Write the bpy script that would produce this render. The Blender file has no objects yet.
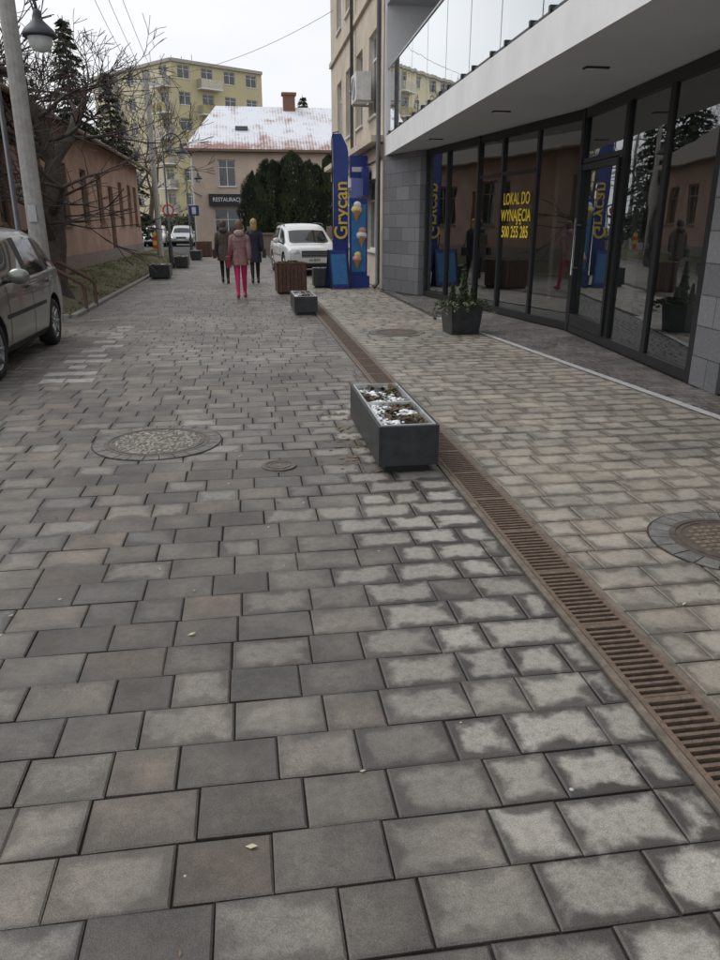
import bpy, math, random
from mathutils import Vector, Matrix, noise
from mathutils.bvhtree import BVHTree
random.seed(7)
R=random.Random(11)
S=bpy.context.scene
COL=S.collection
rad=math.radians

# ------------------------------------------------------------------ materials
def nt(m):
    m.use_nodes=True
    n=m.node_tree.nodes; l=m.node_tree.links
    return n,l,n['Principled BSDF']
def mat(name,c,rough=.7,metal=0,var=.15,scale=6,bump=.0,bscale=60,c2=None,spec=.5,coat=0):
    m=bpy.data.materials.new(name); n,l,b=nt(m)
    tc=n.new('ShaderNodeTexCoord')
    nz=n.new('ShaderNodeTexNoise'); nz.inputs['Scale'].default_value=scale; nz.inputs['Detail'].default_value=4; nz.inputs['Roughness'].default_value=.65
    l.new(tc.outputs['Object'],nz.inputs['Vector'])
    cr=n.new('ShaderNodeValToRGB'); e=cr.color_ramp.elements
    e[0].position=.32; e[1].position=.68
    a=c2 if c2 else tuple(x*(1-var) for x in c); bb=c if c2 else tuple(min(1,x*(1+var)) for x in c)
    e[0].color=(*a,1); e[1].color=(*bb,1)
    l.new(nz.outputs['Fac'],cr.inputs['Fac']); l.new(cr.outputs['Color'],b.inputs['Base Color'])
    b.inputs['Roughness'].default_value=rough; b.inputs['Metallic'].default_value=metal
    b.inputs['Specular IOR Level'].default_value=spec
    b.inputs['Coat Weight'].default_value=coat
    if bump>0:
        n2=n.new('ShaderNodeTexNoise'); n2.inputs['Scale'].default_value=bscale; n2.inputs['Detail'].default_value=3
        l.new(tc.outputs['Object'],n2.inputs['Vector'])
        bp=n.new('ShaderNodeBump'); bp.inputs['Strength'].default_value=bump; bp.inputs['Distance'].default_value=.02
        l.new(n2.outputs['Fac'],bp.inputs['Height']); l.new(bp.outputs['Normal'],b.inputs['Normal'])
    return m
def glassmat(name,tint,glossbase,rough=.01,gcol=(.9,.92,.93),mul=1.5):
    m=bpy.data.materials.new(name); m.use_nodes=True
    n=m.node_tree.nodes; l=m.node_tree.links; n.clear()
    o=n.new('ShaderNodeOutputMaterial'); mx=n.new('ShaderNodeMixShader'); g=n.new('ShaderNodeBsdfGlossy'); t=n.new('ShaderNodeBsdfTransparent')
    g.inputs['Roughness'].default_value=rough; g.inputs['Color'].default_value=(*gcol,1); t.inputs['Color'].default_value=(*tint,1)
    fr=n.new('ShaderNodeFresnel'); fr.inputs['IOR'].default_value=1.5
    ad=n.new('ShaderNodeMath'); ad.operation='MULTIPLY_ADD'; ad.inputs[1].default_value=mul; ad.inputs[2].default_value=glossbase; ad.use_clamp=True
    l.new(fr.outputs[0],ad.inputs[0]); l.new(ad.outputs[0],mx.inputs[0]); l.new(t.outputs[0],mx.inputs[1]); l.new(g.outputs[0],mx.inputs[2]); l.new(mx.outputs[0],o.inputs[0])
    tc=n.new('ShaderNodeTexCoord'); nz=n.new('ShaderNodeTexNoise'); nz.inputs['Scale'].default_value=.8
    l.new(tc.outputs['Object'],nz.inputs['Vector'])
    bp=n.new('ShaderNodeBump'); bp.inputs['Strength'].default_value=.16; bp.inputs['Distance'].default_value=.02
    l.new(nz.outputs['Fac'],bp.inputs['Height']); l.new(bp.outputs['Normal'],g.inputs['Normal'])
    return m
def paver(name,dark,mid,light,spec=.5):
    m=bpy.data.materials.new(name); n,l,b=nt(m)
    def M(op,a,bv=None,c=None,clamp=False):
        x=n.new('ShaderNodeMath'); x.operation=op; x.use_clamp=clamp
        for i,v in enumerate((a,bv,c)):
            if v is None: continue
            if isinstance(v,(int,float)): x.inputs[i].default_value=v
            else: l.new(v,x.inputs[i])
        return x.outputs[0]
    def MIX(f,a,c,bt='MIX'):
        x=n.new('ShaderNodeMix'); x.data_type='RGBA'; x.blend_type=bt
        if isinstance(f,(int,float)): x.inputs[0].default_value=f
        else: l.new(f,x.inputs[0])
        for i,v in ((6,a),(7,c)):
            if isinstance(v,tuple): x.inputs[i].default_value=(*v,1)
            else: l.new(v,x.inputs[i])
        return x.outputs[2]
    def NZ(sc,det=5,ro=.6):
        x=n.new('ShaderNodeTexNoise'); x.inputs['Scale'].default_value=sc; x.inputs['Detail'].default_value=det; x.inputs['Roughness'].default_value=ro
        l.new(tc.outputs['Object'],x.inputs['Vector']); return x.outputs['Fac']
    def SM(v,a,c):
        x=n.new('ShaderNodeMapRange'); x.interpolation_type='SMOOTHSTEP'; x.inputs[1].default_value=a; x.inputs[2].default_value=c; l.new(v,x.inputs[0]); return x.outputs[0]
    tc=n.new('ShaderNodeTexCoord')
    at=n.new('ShaderNodeAttribute'); at.attribute_name='rnd'; sp=n.new('ShaderNodeSeparateColor'); l.new(at.outputs['Color'],sp.inputs[0])
    u1=n.new('ShaderNodeUVMap'); u1.uv_map='loc'; s1=n.new('ShaderNodeSeparateXYZ'); l.new(u1.outputs[0],s1.inputs[0])
    u2=n.new('ShaderNodeUVMap'); u2.uv_map='hs'; s2=n.new('ShaderNodeSeparateXYZ'); l.new(u2.outputs[0],s2.inputs[0])
    ex=M('SUBTRACT',s2.outputs[0],M('ABSOLUTE',s1.outputs[0])); ey=M('SUBTRACT',s2.outputs[1],M('ABSOLUTE',s1.outputs[1]))
    ed=M('MINIMUM',ex,ey)
    n1=NZ(9,4); n2=NZ(2.2,2); n3=NZ(260,2,.8); n4=NZ(30,5,.7); n5=NZ(.7,2); n6=NZ(5,3,.6)
    ed2=M('ADD',ed,M('MULTIPLY',M('SUBTRACT',n1,.5),.15))
    st=SM(ed2,.008,.052)
    base=MIX(sp.outputs[0],dark,mid)
    base=MIX(M('MULTIPLY',sp.outputs[1],.45),base,(.215,.160,.122))
    base=MIX(.9,base,MIX(SM(n2,.3,.7),(.68,.69,.70),(1.2,1.17,1.13)),'MULTIPLY')
    base=MIX(.8,base,MIX(SM(n5,.35,.65),(.78,.78,.78),(1.14,1.13,1.12)),'MULTIPLY')
    base=MIX(.8,base,MIX(SM(n4,.3,.7),(.80,.80,.80),(1.16,1.15,1.13)),'MULTIPLY')
    base=MIX(.6,base,MIX(SM(n6,.35,.65),(.72,.71,.70),(1.2,1.19,1.17)),'MULTIPLY')
    dm=M('MULTIPLY',M('SUBTRACT',1.0,st),M('MULTIPLY_ADD',sp.outputs[2],.5,.2))
    base=MIX(dm,base,(.055,.050,.046))
    k=M('MULTIPLY',M('MULTIPLY',st,sp.outputs[2]),M('MULTIPLY_ADD',SM(n4,.25,.6),.45,.55))
    base=MIX(M('MULTIPLY',k,.8),base,light)
    base=MIX(.95,base,MIX(SM(n3,.3,.7),(.68,.68,.68),(1.28,1.28,1.28)),'MULTIPLY')
    l.new(base,b.inputs['Base Color'])
    l.new(M('MULTIPLY_ADD',st,.2,.38),b.inputs['Roughness']); b.inputs['Specular IOR Level'].default_value=spec
    bp=n.new('ShaderNodeBump'); bp.inputs['Strength'].default_value=.6; bp.inputs['Distance'].default_value=.004
    l.new(n3,bp.inputs['Height']); l.new(bp.outputs['Normal'],b.inputs['Normal'])
    return m

# ------------------------------------------------------------------ mesh builder
class MB:
    def __init__(s): s.v=[];s.f=[];s.m=[]
    def quad(s,a,b,c,d,mi=0):
        i=len(s.v); s.v+= [tuple(a),tuple(b),tuple(c),tuple(d)]; s.f.append((i,i+1,i+2,i+3)); s.m.append(mi)
    def tri(s,a,b,c,mi=0):
        i=len(s.v); s.v+= [tuple(a),tuple(b),tuple(c)]; s.f.append((i,i+1,i+2)); s.m.append(mi)
    def poly(s,ps,mi=0):
        i=len(s.v); s.v+=[tuple(p) for p in ps]; s.f.append(tuple(range(i,i+len(ps)))); s.m.append(mi)
    def box(s,lo,hi,mi=0,M=None,bev=0):
        x0,y0,z0=lo;x1,y1,z1=hi
        P=[Vector(p) for p in ((x0,y0,z0),(x1,y0,z0),(x1,y1,z0),(x0,y1,z0),(x0,y0,z1),(x1,y0,z1),(x1,y1,z1),(x0,y1,z1))]
        if M is not None: P=[M@p for p in P]
        i=len(s.v); s.v+=[tuple(p) for p in P]
        for f in ((0,3,2,1),(4,5,6,7),(0,1,5,4),(1,2,6,5),(2,3,7,6),(3,0,4,7)):
            s.f.append(tuple(i+k for k in f)); s.m.append(mi)
    def beam(s,p,q,w,h,mi=0):
        p=Vector(p);q=Vector(q);d=(q-p);L=d.length
        if L<1e-6:return
        d.normalize(); up=Vector((0,0,1)) if abs(d.z)<.95 else Vector((1,0,0))
        sx=d.cross(up).normalized(); sz=sx.cross(d)
        M=Matrix((( sx.x,d.x,sz.x,p.x),(sx.y,d.y,sz.y,p.y),(sx.z,d.z,sz.z,p.z),(0,0,0,1)))
        s.box((-w/2,0,-h/2),(w/2,L,h/2),mi,M)
    def ring(s,c,ax,r,n,ry=None):
        ax=Vector(ax).normalized(); up=Vector((0,0,1)) if abs(ax.z)<.9 else Vector((1,0,0))
        a=ax.cross(up).normalized(); b=a.cross(ax)
        ids=[]
        for k in range(n):
            t=2*math.pi*k/n; p=Vector(c)+a*(math.cos(t)*r)+b*(math.sin(t)*(ry or r)); ids.append(len(s.v)); s.v.append(tuple(p))
        return ids
    def bridge(s,A,B,mi=0):
        n=len(A)
        for k in range(n): s.f.append((A[k],A[(k+1)%n],B[(k+1)%n],B[k])); s.m.append(mi)
    def cap(s,A,mi=0): s.f.append(tuple(A)); s.m.append(mi)
    def tube(s,pts,rs,n=8,mi=0,caps=True):
        pts=[Vector(p) for p in pts]
        if isinstance(rs,(int,float)): rs=[rs]*len(pts)
        prev=None;a=None
        for i,p in enumerate(pts):
            d=(pts[min(i+1,len(pts)-1)]-pts[max(i-1,0)]).normalized()
            if a is None:
                up=Vector((0,0,1)) if abs(d.z)<.9 else Vector((1,0,0)); a=d.cross(up).normalized()
            else: a=(a-d*a.dot(d)).normalized()
            b=a.cross(d); ids=[]
            for k in range(n):
                t=2*math.pi*k/n; q=p+a*(math.cos(t)*rs[i])+b*(math.sin(t)*rs[i]); ids.append(len(s.v)); s.v.append(tuple(q))
            if prev: s.bridge(prev,ids,mi)
            elif caps: s.cap(ids,mi)
            prev=ids
        if caps: s.cap(prev,mi)
    def lathe(s,c,prof,n=24,axis='z',mi=0,mis=None):
        c=Vector(c); prev=None
        for i,(r,h) in enumerate(prof):
            ids=[]
            for k in range(n):
                t=2*math.pi*k/n; x=math.cos(t)*r;y=math.sin(t)*r
                p=(x,y,h) if axis=='z' else (h,x,y)
                ids.append(len(s.v)); s.v.append(tuple(c+Vector(p)))
            if prev: s.bridge(prev,ids,mis[i-1] if mis else mi)
            prev=ids
        return prev
    def ell(s,c,rx,ry,rz,n=12,m=8,mi=0,fn=None):
        rows=[]
        for j in range(m+1):
            ph=math.pi*j/m-math.pi/2; row=[]
            for k in range(n):
                t=2*math.pi*k/n; d=Vector((math.cos(ph)*math.cos(t),math.cos(ph)*math.sin(t),math.sin(ph)))
                q=Vector((d.x*rx,d.y*ry,d.z*rz))
                if fn: q=fn(q,d)
                row.append(len(s.v)); s.v.append(tuple(Vector(c)+q))
            if rows: s.bridge(rows[-1],row,mi)
            rows.append(row)
    def build(s,name,mats,parent=None,smooth=False,loc=None,rotz=0,bevel=0):
        me=bpy.data.meshes.new(name); me.from_pydata(s.v,[],s.f)
        for m in mats: me.materials.append(m)
        me.polygons.foreach_set('material_index',s.m)
        if smooth: me.polygons.foreach_set('use_smooth',[True]*len(s.f))
        me.update(); o=bpy.data.objects.new(name,me); COL.objects.link(o)
        if loc: o.location=loc
        o.rotation_euler[2]=rotz
        if parent: o.parent=parent
        if bevel:
            b=o.modifiers.new('b','BEVEL'); b.width=bevel; b.segments=2; b.limit_method='ANGLE'
        return o
def empty(name,loc=(0,0,0),rotz=0):
    o=bpy.data.objects.new(name,None); o.empty_display_size=.3; COL.objects.link(o); o.location=loc; o.rotation_euler[2]=rotz; return o
def text(name,body,size,loc,X,Y,m,parent=None,ext=.002,align='CENTER',sx=1,space=1):
    cu=bpy.data.curves.new(name,'FONT'); cu.body=body; cu.size=size; cu.extrude=ext; cu.align_x=align; cu.align_y='CENTER'; cu.offset=size*.012; cu.space_line=space
    t=bpy.data.objects.new(name+'_tmp',cu); COL.objects.link(t)
    dg=bpy.context.evaluated_depsgraph_get(); me=bpy.data.meshes.new_from_object(t.evaluated_get(dg)); bpy.data.objects.remove(t)
    me.name=name; me.materials.clear(); me.materials.append(m)
    o=bpy.data.objects.new(name,me); COL.objects.link(o)
    X=Vector(X).normalized();Y=Vector(Y).normalized();Z=X.cross(Y)
    o.matrix_world=Matrix(((X.x*sx,Y.x,Z.x,loc[0]),(X.y*sx,Y.y,Z.y,loc[1]),(X.z*sx,Y.z,Z.z,loc[2]),(0,0,0,1)))
    if parent:
        o.parent=parent
    return o

def facade(mb,o,u,nrm,W,H,wins,wall=0,glass=1,frame=2,depth=.14,bars=True,z0=0,sill=True,fw=.06):
    o=Vector(o);u=Vector(u).normalized();nn=Vector(nrm).normalized();zz=Vector((0,0,1))
    P=lambda x,z,d=0: o+u*x+zz*z-nn*d
    xs=sorted(set([0,W]+[a for w in wins for a in w[:2]])); zs=sorted(set([z0,H]+[a for w in wins for a in w[2:4]]))
    for i in range(len(xs)-1):
        for j in range(len(zs)-1):
            cx=(xs[i]+xs[i+1])/2;cz=(zs[j]+zs[j+1])/2
            if any(w[0]<cx<w[1] and w[2]<cz<w[3] for w in wins): continue
            mb.quad(P(xs[i],zs[j]),P(xs[i+1],zs[j]),P(xs[i+1],zs[j+1]),P(xs[i],zs[j+1]),wall)
    for w in wins:
        a,b,c,d=w[:4]
        mb.quad(P(a,c),P(a,d),P(a,d,depth),P(a,c,depth),wall); mb.quad(P(b,c),P(b,d),P(b,d,depth),P(b,c,depth),wall)
        mb.quad(P(a,d),P(b,d),P(b,d,depth),P(a,d,depth),wall); mb.quad(P(a,c),P(b,c),P(b,c,depth),P(a,c,depth),wall)
        mb.quad(P(a,c,depth),P(b,c,depth),P(b,d,depth),P(a,d,depth),glass)
        def fr(x0,x1,y0,y1):
            q=[P(x0,y0,depth-.04),P(x1,y0,depth-.04),P(x1,y1,depth-.04),P(x0,y1,depth-.04)]
            mb.quad(*q,frame)
            e=[P(x0,y0,depth),P(x1,y0,depth),P(x1,y1,depth),P(x0,y1,depth)]
            for k in range(4): mb.quad(q[k],q[(k+1)%4],e[(k+1)%4],e[k],frame)
        e=.003
        fr(a+e,a+fw,c+e,d-e); fr(b-fw,b-e,c+e,d-e); fr(a+fw,b-fw,c+e,c+fw); fr(a+fw,b-fw,d-fw,d-e)
        if bars:
            m=(a+b)/2; fr(m-fw*.5,m+fw*.5,c+fw,d-fw)
            if d-c>1.3: fr(a+fw,m-fw*.5,c+(d-c)*.7,c+(d-c)*.7+fw*.7); fr(m+fw*.5,b-fw,c+(d-c)*.7,c+(d-c)*.7+fw*.7)
        if sill:
            q=[P(a-.06,c-.05,-.06),P(b+.06,c-.05,-.06),P(b+.06,c-.003,-.06),P(a-.06,c-.003,-.06)]
            r=[P(a-.06,c-.05,.0),P(b+.06,c-.05,.0),P(b+.06,c-.003,.0),P(a-.06,c-.003,.0)]
            mb.quad(*q,frame); mb.quad(q[3],q[2],r[2],r[3],frame); mb.quad(q[0],q[1],r[1],r[0],frame); mb.quad(q[0],q[3],r[3],r[0],frame); mb.quad(q[1],q[2],r[2],r[1],frame)

# ------------------------------------------------------------------ shared materials
M_anth=mat('anthracite_metal',(.04,.043,.046),.42,.3,.3,9,.05,200)
M_black=mat('black_frame',(.02,.021,.023),.4,.2,.1,4)
M_wglass=mat('window_glass_dark',(.03,.035,.04),.04,0,.3,1.2,spec=.9)
M_glass=glassmat('shop_glass',(.60,.64,.64),.16,mul=1.3)
M_bglass=glassmat('balustrade_glass',(.8,.84,.84),.5)
M_white=mat('white_render',(.74,.74,.75),.75,0,.06,1.5,.08,80)
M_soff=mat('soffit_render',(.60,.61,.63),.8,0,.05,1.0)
M_whitef=mat('white_frame',(.7,.7,.68),.5)
M_steel=mat('steel',(.45,.46,.47),.35,.9,.1,20)
M_galv=mat('galvanised',(.6,.62,.63),.35,.5,.2,30)
M_conc=mat('concrete_pole',(.36,.35,.33),.85,0,.18,8,.2,60)
M_soil=mat('soil',(.05,.038,.028),.95,0,.4,30,.6,50)
M_snow=mat('snow',(.8,.81,.84),.6,0,.04,8)
M_rust=mat('cast_iron_rust',(.20,.14,.105),.6,.15,.35,25,.3,120,c2=(.105,.078,.06))
M_dgap=mat('drain_dark',(.012,.011,.01),.9)
M_bark=mat('bark',(.085,.068,.055),.95,0,.35,12,.6,40)
M_twig=mat('twig',(.075,.058,.05),.95,0,.2,3)
M_pave=paver('roadway_pavers',(.072,.068,.066),(.185,.172,.155),(.47,.445,.40))
M_pave2=paver('sidewalk_pavers',(.235,.215,.185),(.34,.312,.27),(.46,.435,.385))
M_pave3=paver('ramp_pavers',(.12,.115,.118),(.175,.165,.165),(.3,.3,.3))
M_pavew=mat('painted_pavers',(.40,.39,.37),.7,0,.25,9,.2,100,c2=(.22,.21,.20))
M_joint=mat('joint_sand',(.045,.04,.036),.95,0,.35,18,.3,90)

# ------------------------------------------------------------------ ground sheet
gm=mat('ground_soil',(.14,.13,.115),.95,0,.2,.4,.2,20)
g=MB(); g.quad((-600,-600,-.03),(600,-600,-.03),(600,900,-.03),(-600,900,-.03)); g.build('ground',[gm])
g=MB(); g.quad((-5.2,-5,-.014),(5.25,-5,-.014),(5.25,42,-.014),(-5.2,42,-.014)); g.build('paving_bed',[M_joint])
asph=mat('asphalt',(.06,.06,.062),.85,0,.2,3,.2,150)
g=MB(); g.quad((-80,42,-.006),(80,42,-.006),(80,49.5,-.006),(-80,49.5,-.006)); g.quad((-13,49.5,-.006),(-3.6,49.5,-.006),(-3.6,96,-.006),(-13,96,-.006))
g.build('crossing_road',[asph])

YK=11.05
FX=lambda y: 4.90-.131*(y-YK) if y>YK else 4.90-.1*(YK-y)       # kinked glass facade line
KX=lambda y: 4.33-.080*y        # slot kerb line
def pavers(name,xf0,xf1,y0,y1,mats,stain,lens=(.2,.25,.3,.3,.3),rowd=.2,paint=None,gap=.005):
    V=[];F=[];MI=[];loc=[];hs=[];cols=[]
    y=y0
    while y<y1:
        xa=xf0(y+rowd/2); xb=xf1(y+rowd/2)
        x=xa-R.random()*.15
        while x<xb-.04:
            L=R.choice(lens); a=max(x,xa); b=min(x+L,xb)
            if xb-b<.07: b=xb
            x=b
            if b-a<.05: continue
            gp=gap*R.uniform(.6,1.5)
            hx=(b-a)/2-gp/2; hy=rowd/2-gp/2; cx=(a+b)/2+R.uniform(-.0015,.0015); cy=y+rowd/2+R.uniform(-.0018,.0018)
            z=R.uniform(-.0022,.0018); tl=R.uniform(-.0015,.0015); tw=R.uniform(-.0015,.0015); rz=R.uniform(-.007,.007)
            ch=.006; i=len(V)
            for (sx,sy) in ((-1,-1),(1,-1),(1,1),(-1,1)):
                px=sx*(hx-ch);py=sy*(hy-ch); V.append((cx+px-py*rz,cy+py+px*rz,z+tl*sx+tw*sy))
            for (sx,sy) in ((-1,-1),(1,-1),(1,1),(-1,1)):
                px=sx*hx;py=sy*hy; V.append((cx+px-py*rz,cy+py+px*rz,z-.004+tl*sx+tw*sy))
            for (sx,sy) in ((-1,-1),(1,-1),(1,1),(-1,1)):
                px=sx*hx;py=sy*hy; V.append((cx+px-py*rz,cy+py+px*rz,-.022))
            fs=[(0,1,2,3)]+[(k,4+k,4+(k+1)%4,(k+1)%4)[::-1] for k in range(4)]+[(4+k,8+k,8+(k+1)%4,4+(k+1)%4)[::-1] for k in range(4)]
            c=stain(cx,cy); mi=0
            if paint and paint(cx,cy): mi=1
            corner=[(-hx,-hy),(hx,-hy),(hx,hy),(-hx,hy)]
            for f in fs:
                F.append(tuple(i+q for q in f)); MI.append(mi)
                for q in f:
                    w=corner[q%4]; s=1-ch/hx if q<4 else 1; t=1-ch/hy if q<4 else 1
                    loc+= [w[0]*s,w[1]*t]; hs+=[hx,hy]; cols+=[c[0],c[1],c[2],1]
        y+=rowd
    me=bpy.data.meshes.new(name); me.from_pydata(V,[],F)
    for m in mats: me.materials.append(m)
    me.polygons.foreach_set('material_index',MI)
    l1=me.uv_layers.new(name='loc'); l1.data.foreach_set('uv',loc)
    l2=me.uv_layers.new(name='hs'); l2.data.foreach_set('uv',hs)
    ca=me.color_attributes.new('rnd','FLOAT_COLOR','CORNER'); ca.data.foreach_set('color',cols)
    me.update(); o=bpy.data.objects.new(name,me); COL.objects.link(o); return o
def sm(a,b,x):
    t=max(0,min(1,(x-a)/(b-a))); return t*t*(3-2*t)
def st_road(x,y):
    nz=noise.noise(Vector((x*.9,y*.7,1.3)))
    band=sm(.12,.8,x+.15*nz)*(1-sm(5.5,9,y)) 
    b=band*(.55+.45*R.random()) if R.random()<.85 else band*.2
    b=max(b,.36*R.random()*(1 if R.random()<.4 else .3)+.18*sm(0,.4,nz))
    r=min(1,max(0,.40+.35*nz+R.uniform(-.42,.42)+.5*sm(5,14,y)))
    return (r,R.random()*sm(-.6,.4,-nz)*(1 if x<-.1 else .5),b)
def st_walk(x,y):
    nz=noise.noise(Vector((x*.8,y*.6,7.3)))
    return (min(1,max(0,.5+.4*nz+R.uniform(-.3,.3))),R.random()*.5,.2+.35*R.random())
line=lambda x,y: -2.1<x<-1.78 and 7.9<y<12.6 and (int(y/.2)%2==0)
pavers('street_pavement',lambda y:(-4.95 if y<13.9 else -2.98),lambda y:1.235,-3,42,[M_pave,M_pavew],st_road,paint=line)
pavers('sidewalk_pavement',lambda y:1.525,lambda y:(KX(y) if y<13 else 3.4 if y>18.8 else KX(13)),-3,42,[M_pave2],st_walk,lens=(.2,.25,.3,.3))
pavers('shopfront_pavement',lambda y:(KX(y) if y<13 else KX(13))+.11,lambda y:(FX(y)-.03 if y>6.9 else 4.45) if y<17.2 else 3.6,-3,18.8,[M_pave3],lambda x,y:(R.random(),R.random()*.3,.1*R.random()),lens=(.1,),rowd=.1,gap=.004)
g=MB()
for y in [i*.5 for i in range(-6,26)]:
    g.poly([(KX(y)+.005,y+.003,.004),(KX(y)+.1,y+.003,.004),(KX(y+.5)+.1,y+.497,.004),(KX(y+.5)+.005,y+.497,.004)],0)
g.poly([(KX(-3),-3,-.008),(KX(-3)+.105,-3,-.008),(KX(13)+.105,13,-.008),(KX(13),13,-.008)],0)
g.build('kerb_strip',[mat('kerb_concrete',(.40,.40,.40),.7,0,.2,12,.1,80)])
# drainage channel
g=MB(); xa,xb=1.24,1.52
g.box((xa,-3,-.05),(xa+.03,24,.001),1); g.box((xb-.03,-3,-.05),(xb,24,.001),1)
g.box((xa+.03,-3,-.12),(xb-.03,24,-.05),2)
g.box((xa+.032,-3,-.03),(xa+.052,24,.004),0); g.box((xb-.052,-3,-.03),(xb-.032,24,.004),0)
y=-3
k=0
while y<24:
    if k%14==0: g.box((xa+.052,y,-.03),(xb-.052,y+.026,.003),0); y+=.030
    else: g.box((xa+.052,y,-.025),(xb-.052,y+.015,.002),0); y+=.036
    k+=1
g.build('drainage_channel',[M_rust,mat('channel_edge',(.15,.125,.10),.85,0,.35,15,.2,60),M_dgap])

def manhole(x,y,r_in,r_out,name='manhole_cover',cob=True):
    e=empty(name,(x,y,0)); g=MB()
    if r_out>r_in+.04:
        n=int(2*math.pi*r_out/.11)
        for k in range(n):
            a0=2*math.pi*(k+.04)/n; a1=2*math.pi*(k+.96)/n; z=.006+R.uniform(0,.002)
            ri=r_in+.03; c=[(ri*math.cos(a0),ri*math.sin(a0),z),(r_out*math.cos(a0),r_out*math.sin(a0),z-.001),(r_out*math.cos(a1),r_out*math.sin(a1),z-.001),(ri*math.cos(a1),ri*math.sin(a1),z)]
            g.quad(*c,0); d=[(p[0],p[1],-.01) for p in c]
            for q in range(4): g.quad(c[q],c[(q+1)%4],d[(q+1)%4],d[q],0)
        p=g.ring((0,0,.0035),(0,0,1),r_out+.01,40); g.cap(p,1)
        g.build('sett_ring',[mat('sett',(.15,.143,.133),.8,0,.35,9,.4,80),M_joint],e)
    g=MB()
    g.lathe((0,0,0),[(r_in+.028,0),(r_in+.028,.009),(r_in,.009),(r_in,.005),(r_in-.012,.005),(r_in-.012,.009),(r_in-.03,.009),(r_in-.03,.006),(0.001,.006)],48,mi=0)
    g.build('iron_frame',[mat('old_iron',(.12,.10,.085),.6,.3,.3,20)],e)
    g=MB()
    if cob:
        for i in range(650):
            a=R.random()*6.283; rr=(r_in-.04)*math.sqrt(R.random()); s=R.uniform(.009,.018)
            g.ell((rr*math.cos(a),rr*math.sin(a),.006),s,s*R.uniform(.7,1.2),.005,6,4,R.randrange(2))
        g.build('pebble_infill',[mat('pebble_a',(.30,.275,.24),.8,0,.2,30),mat('pebble_b',(.19,.175,.155),.8,0,.2,30)],e,True)
    else:
        st=.045; nq=int(r_in/st)
        for i in range(-nq,nq+1):
            for j in range(-nq,nq+1):
                cx=i*st;cy=j*st
                if math.hypot(cx,cy)<r_in-.06: g.box((cx-.014,cy-.014,.005),(cx+.014,cy+.014,.0095),0)
        g.build('tread_pattern',[mat('tread_iron',(.20,.16,.12),.6,.2,.3,20)],e)
manhole(-.715,5.55,.36,.47)
manhole(2.42,3.2,.27,.40,cob=False)
manhole(2.24,11.2,.3,.42,cob=False)
manhole(.163,4.82,.09,.09,name='valve_cover',cob=False)

# ------------------------------------------------------------------ planters
def trough(name,x,y,w,l,h,cells=2,fill='leaf',rot=0):
    e=empty(name,(x,y,0),rot); g=MB()
    t=.018; zb=.055
    X0,X1,Y0,Y1=-w/2,w/2,-l/2,l/2
    g.box((X0,Y0,zb),(X0+t,Y1,h)); g.box((X1-t,Y0,zb),(X1,Y1,h)); g.box((X0+t,Y0,zb),(X1-t,Y0+t,h)); g.box((X0+t,Y1-t,zb),(X1-t,Y1,h)); g.box((X0+t,Y0+t,zb),(X1-t,Y1-t,zb+.03))
    g.build('shell',[M_anth],e,bevel=.003)
    p=MB(); p.box((X0+.05,Y0+.06,0),(X1-.05,Y1-.06,zb)); p.build('plinth',[M_black],e)
    r=MB(); tt=.014; cl=(l-2*t)/cells
    for c in range(cells):
        a=Y0+t+c*cl+.004;b=a+cl-.008; zz=h+.004
        r.box((X0+t+.002,a,h-.08),(X0+t+tt,b,zz)); r.box((X1-t-tt,a,h-.08),(X1-t-.002,b,zz)); r.box((X0+t+tt,a,h-.08),(X1-t-tt,a+tt,zz)); r.box((X0+t+tt,b-tt,h-.08),(X1-t-tt,b,zz))
    r.build('liner',[M_galv],e)
    s=MB(); nx,ny=14,int(l/.03)
    gx=[[None]*(ny+1) for _ in range(nx+1)]
    for i in range(nx+1):
        for j in range(ny+1):
            px=X0+t+tt+(w-2*t-2*tt)*i/nx; py=Y0+t+tt+(l-2*t-2*tt)*j/ny
            gx[i][j]=len(s.v); s.v.append((px,py,h-.045+.03*noise.noise(Vector((px*9,py*9,x)))))
    for i in range(nx):
        for j in range(ny): s.f.append((gx[i][j],gx[i+1][j],gx[i+1][j+1],gx[i][j+1])); s.m.append(0)
    s.build('soil',[M_soil],e,True)
    q=MB(); rr=random.Random(5)
    for i in range(int(420*l*w/.5)):
        px=rr.uniform(X0+.05,X1-.05);py=rr.uniform(Y0+.05,Y1-.05)
        wh=noise.noise(Vector((px*5+2,py*4,x+3)))>-.02
        s_=rr.uniform(.01,.028) if wh else rr.uniform(.012,.03); pz=h-.03+.025*noise.noise(Vector((px*9,py*9,x)))
        if wh and rr.random()<.75: q.ell((px,py,pz),s_,s_*rr.uniform(.7,1.1),s_*.6,6,4,0)
        else:
            a=rr.random()*6.28; d=Vector((math.cos(a),math.sin(a),rr.uniform(-.3,.8)))*s_*1.3; n_=Vector((-math.sin(a),math.cos(a),rr.uniform(-.5,.5)))*s_*.7; c=Vector((px,py,pz+.015))
            q.quad(c-d,c+n_,c+d,c-n_,rr.choice((1,1,2,3)))
    q.build('plant_remains',[M_snow,mat('dead_leaf',(.13,.08,.045),.9,0,.4,20),mat('dark_leaf',(.05,.045,.03),.9),mat('olive_leaf',(.09,.1,.05),.9)],e)
    return e
trough('planter_box',1.0,5.21,.40,1.36,.325)
trough('planter_box',1.06,14.35,.42,1.3,.33)
for (x,y,w,l,h) in ((-2.57,24.3,.6,.9,.42),(-2.4,30.5,.5,1.2,.42),(-2.25,37.3,.5,1.2,.42)):
    trough('planter_box',x,y,w,l,h,1)
trough('planter_box',1.95,20.0,.42,.42,.5,1)
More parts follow.
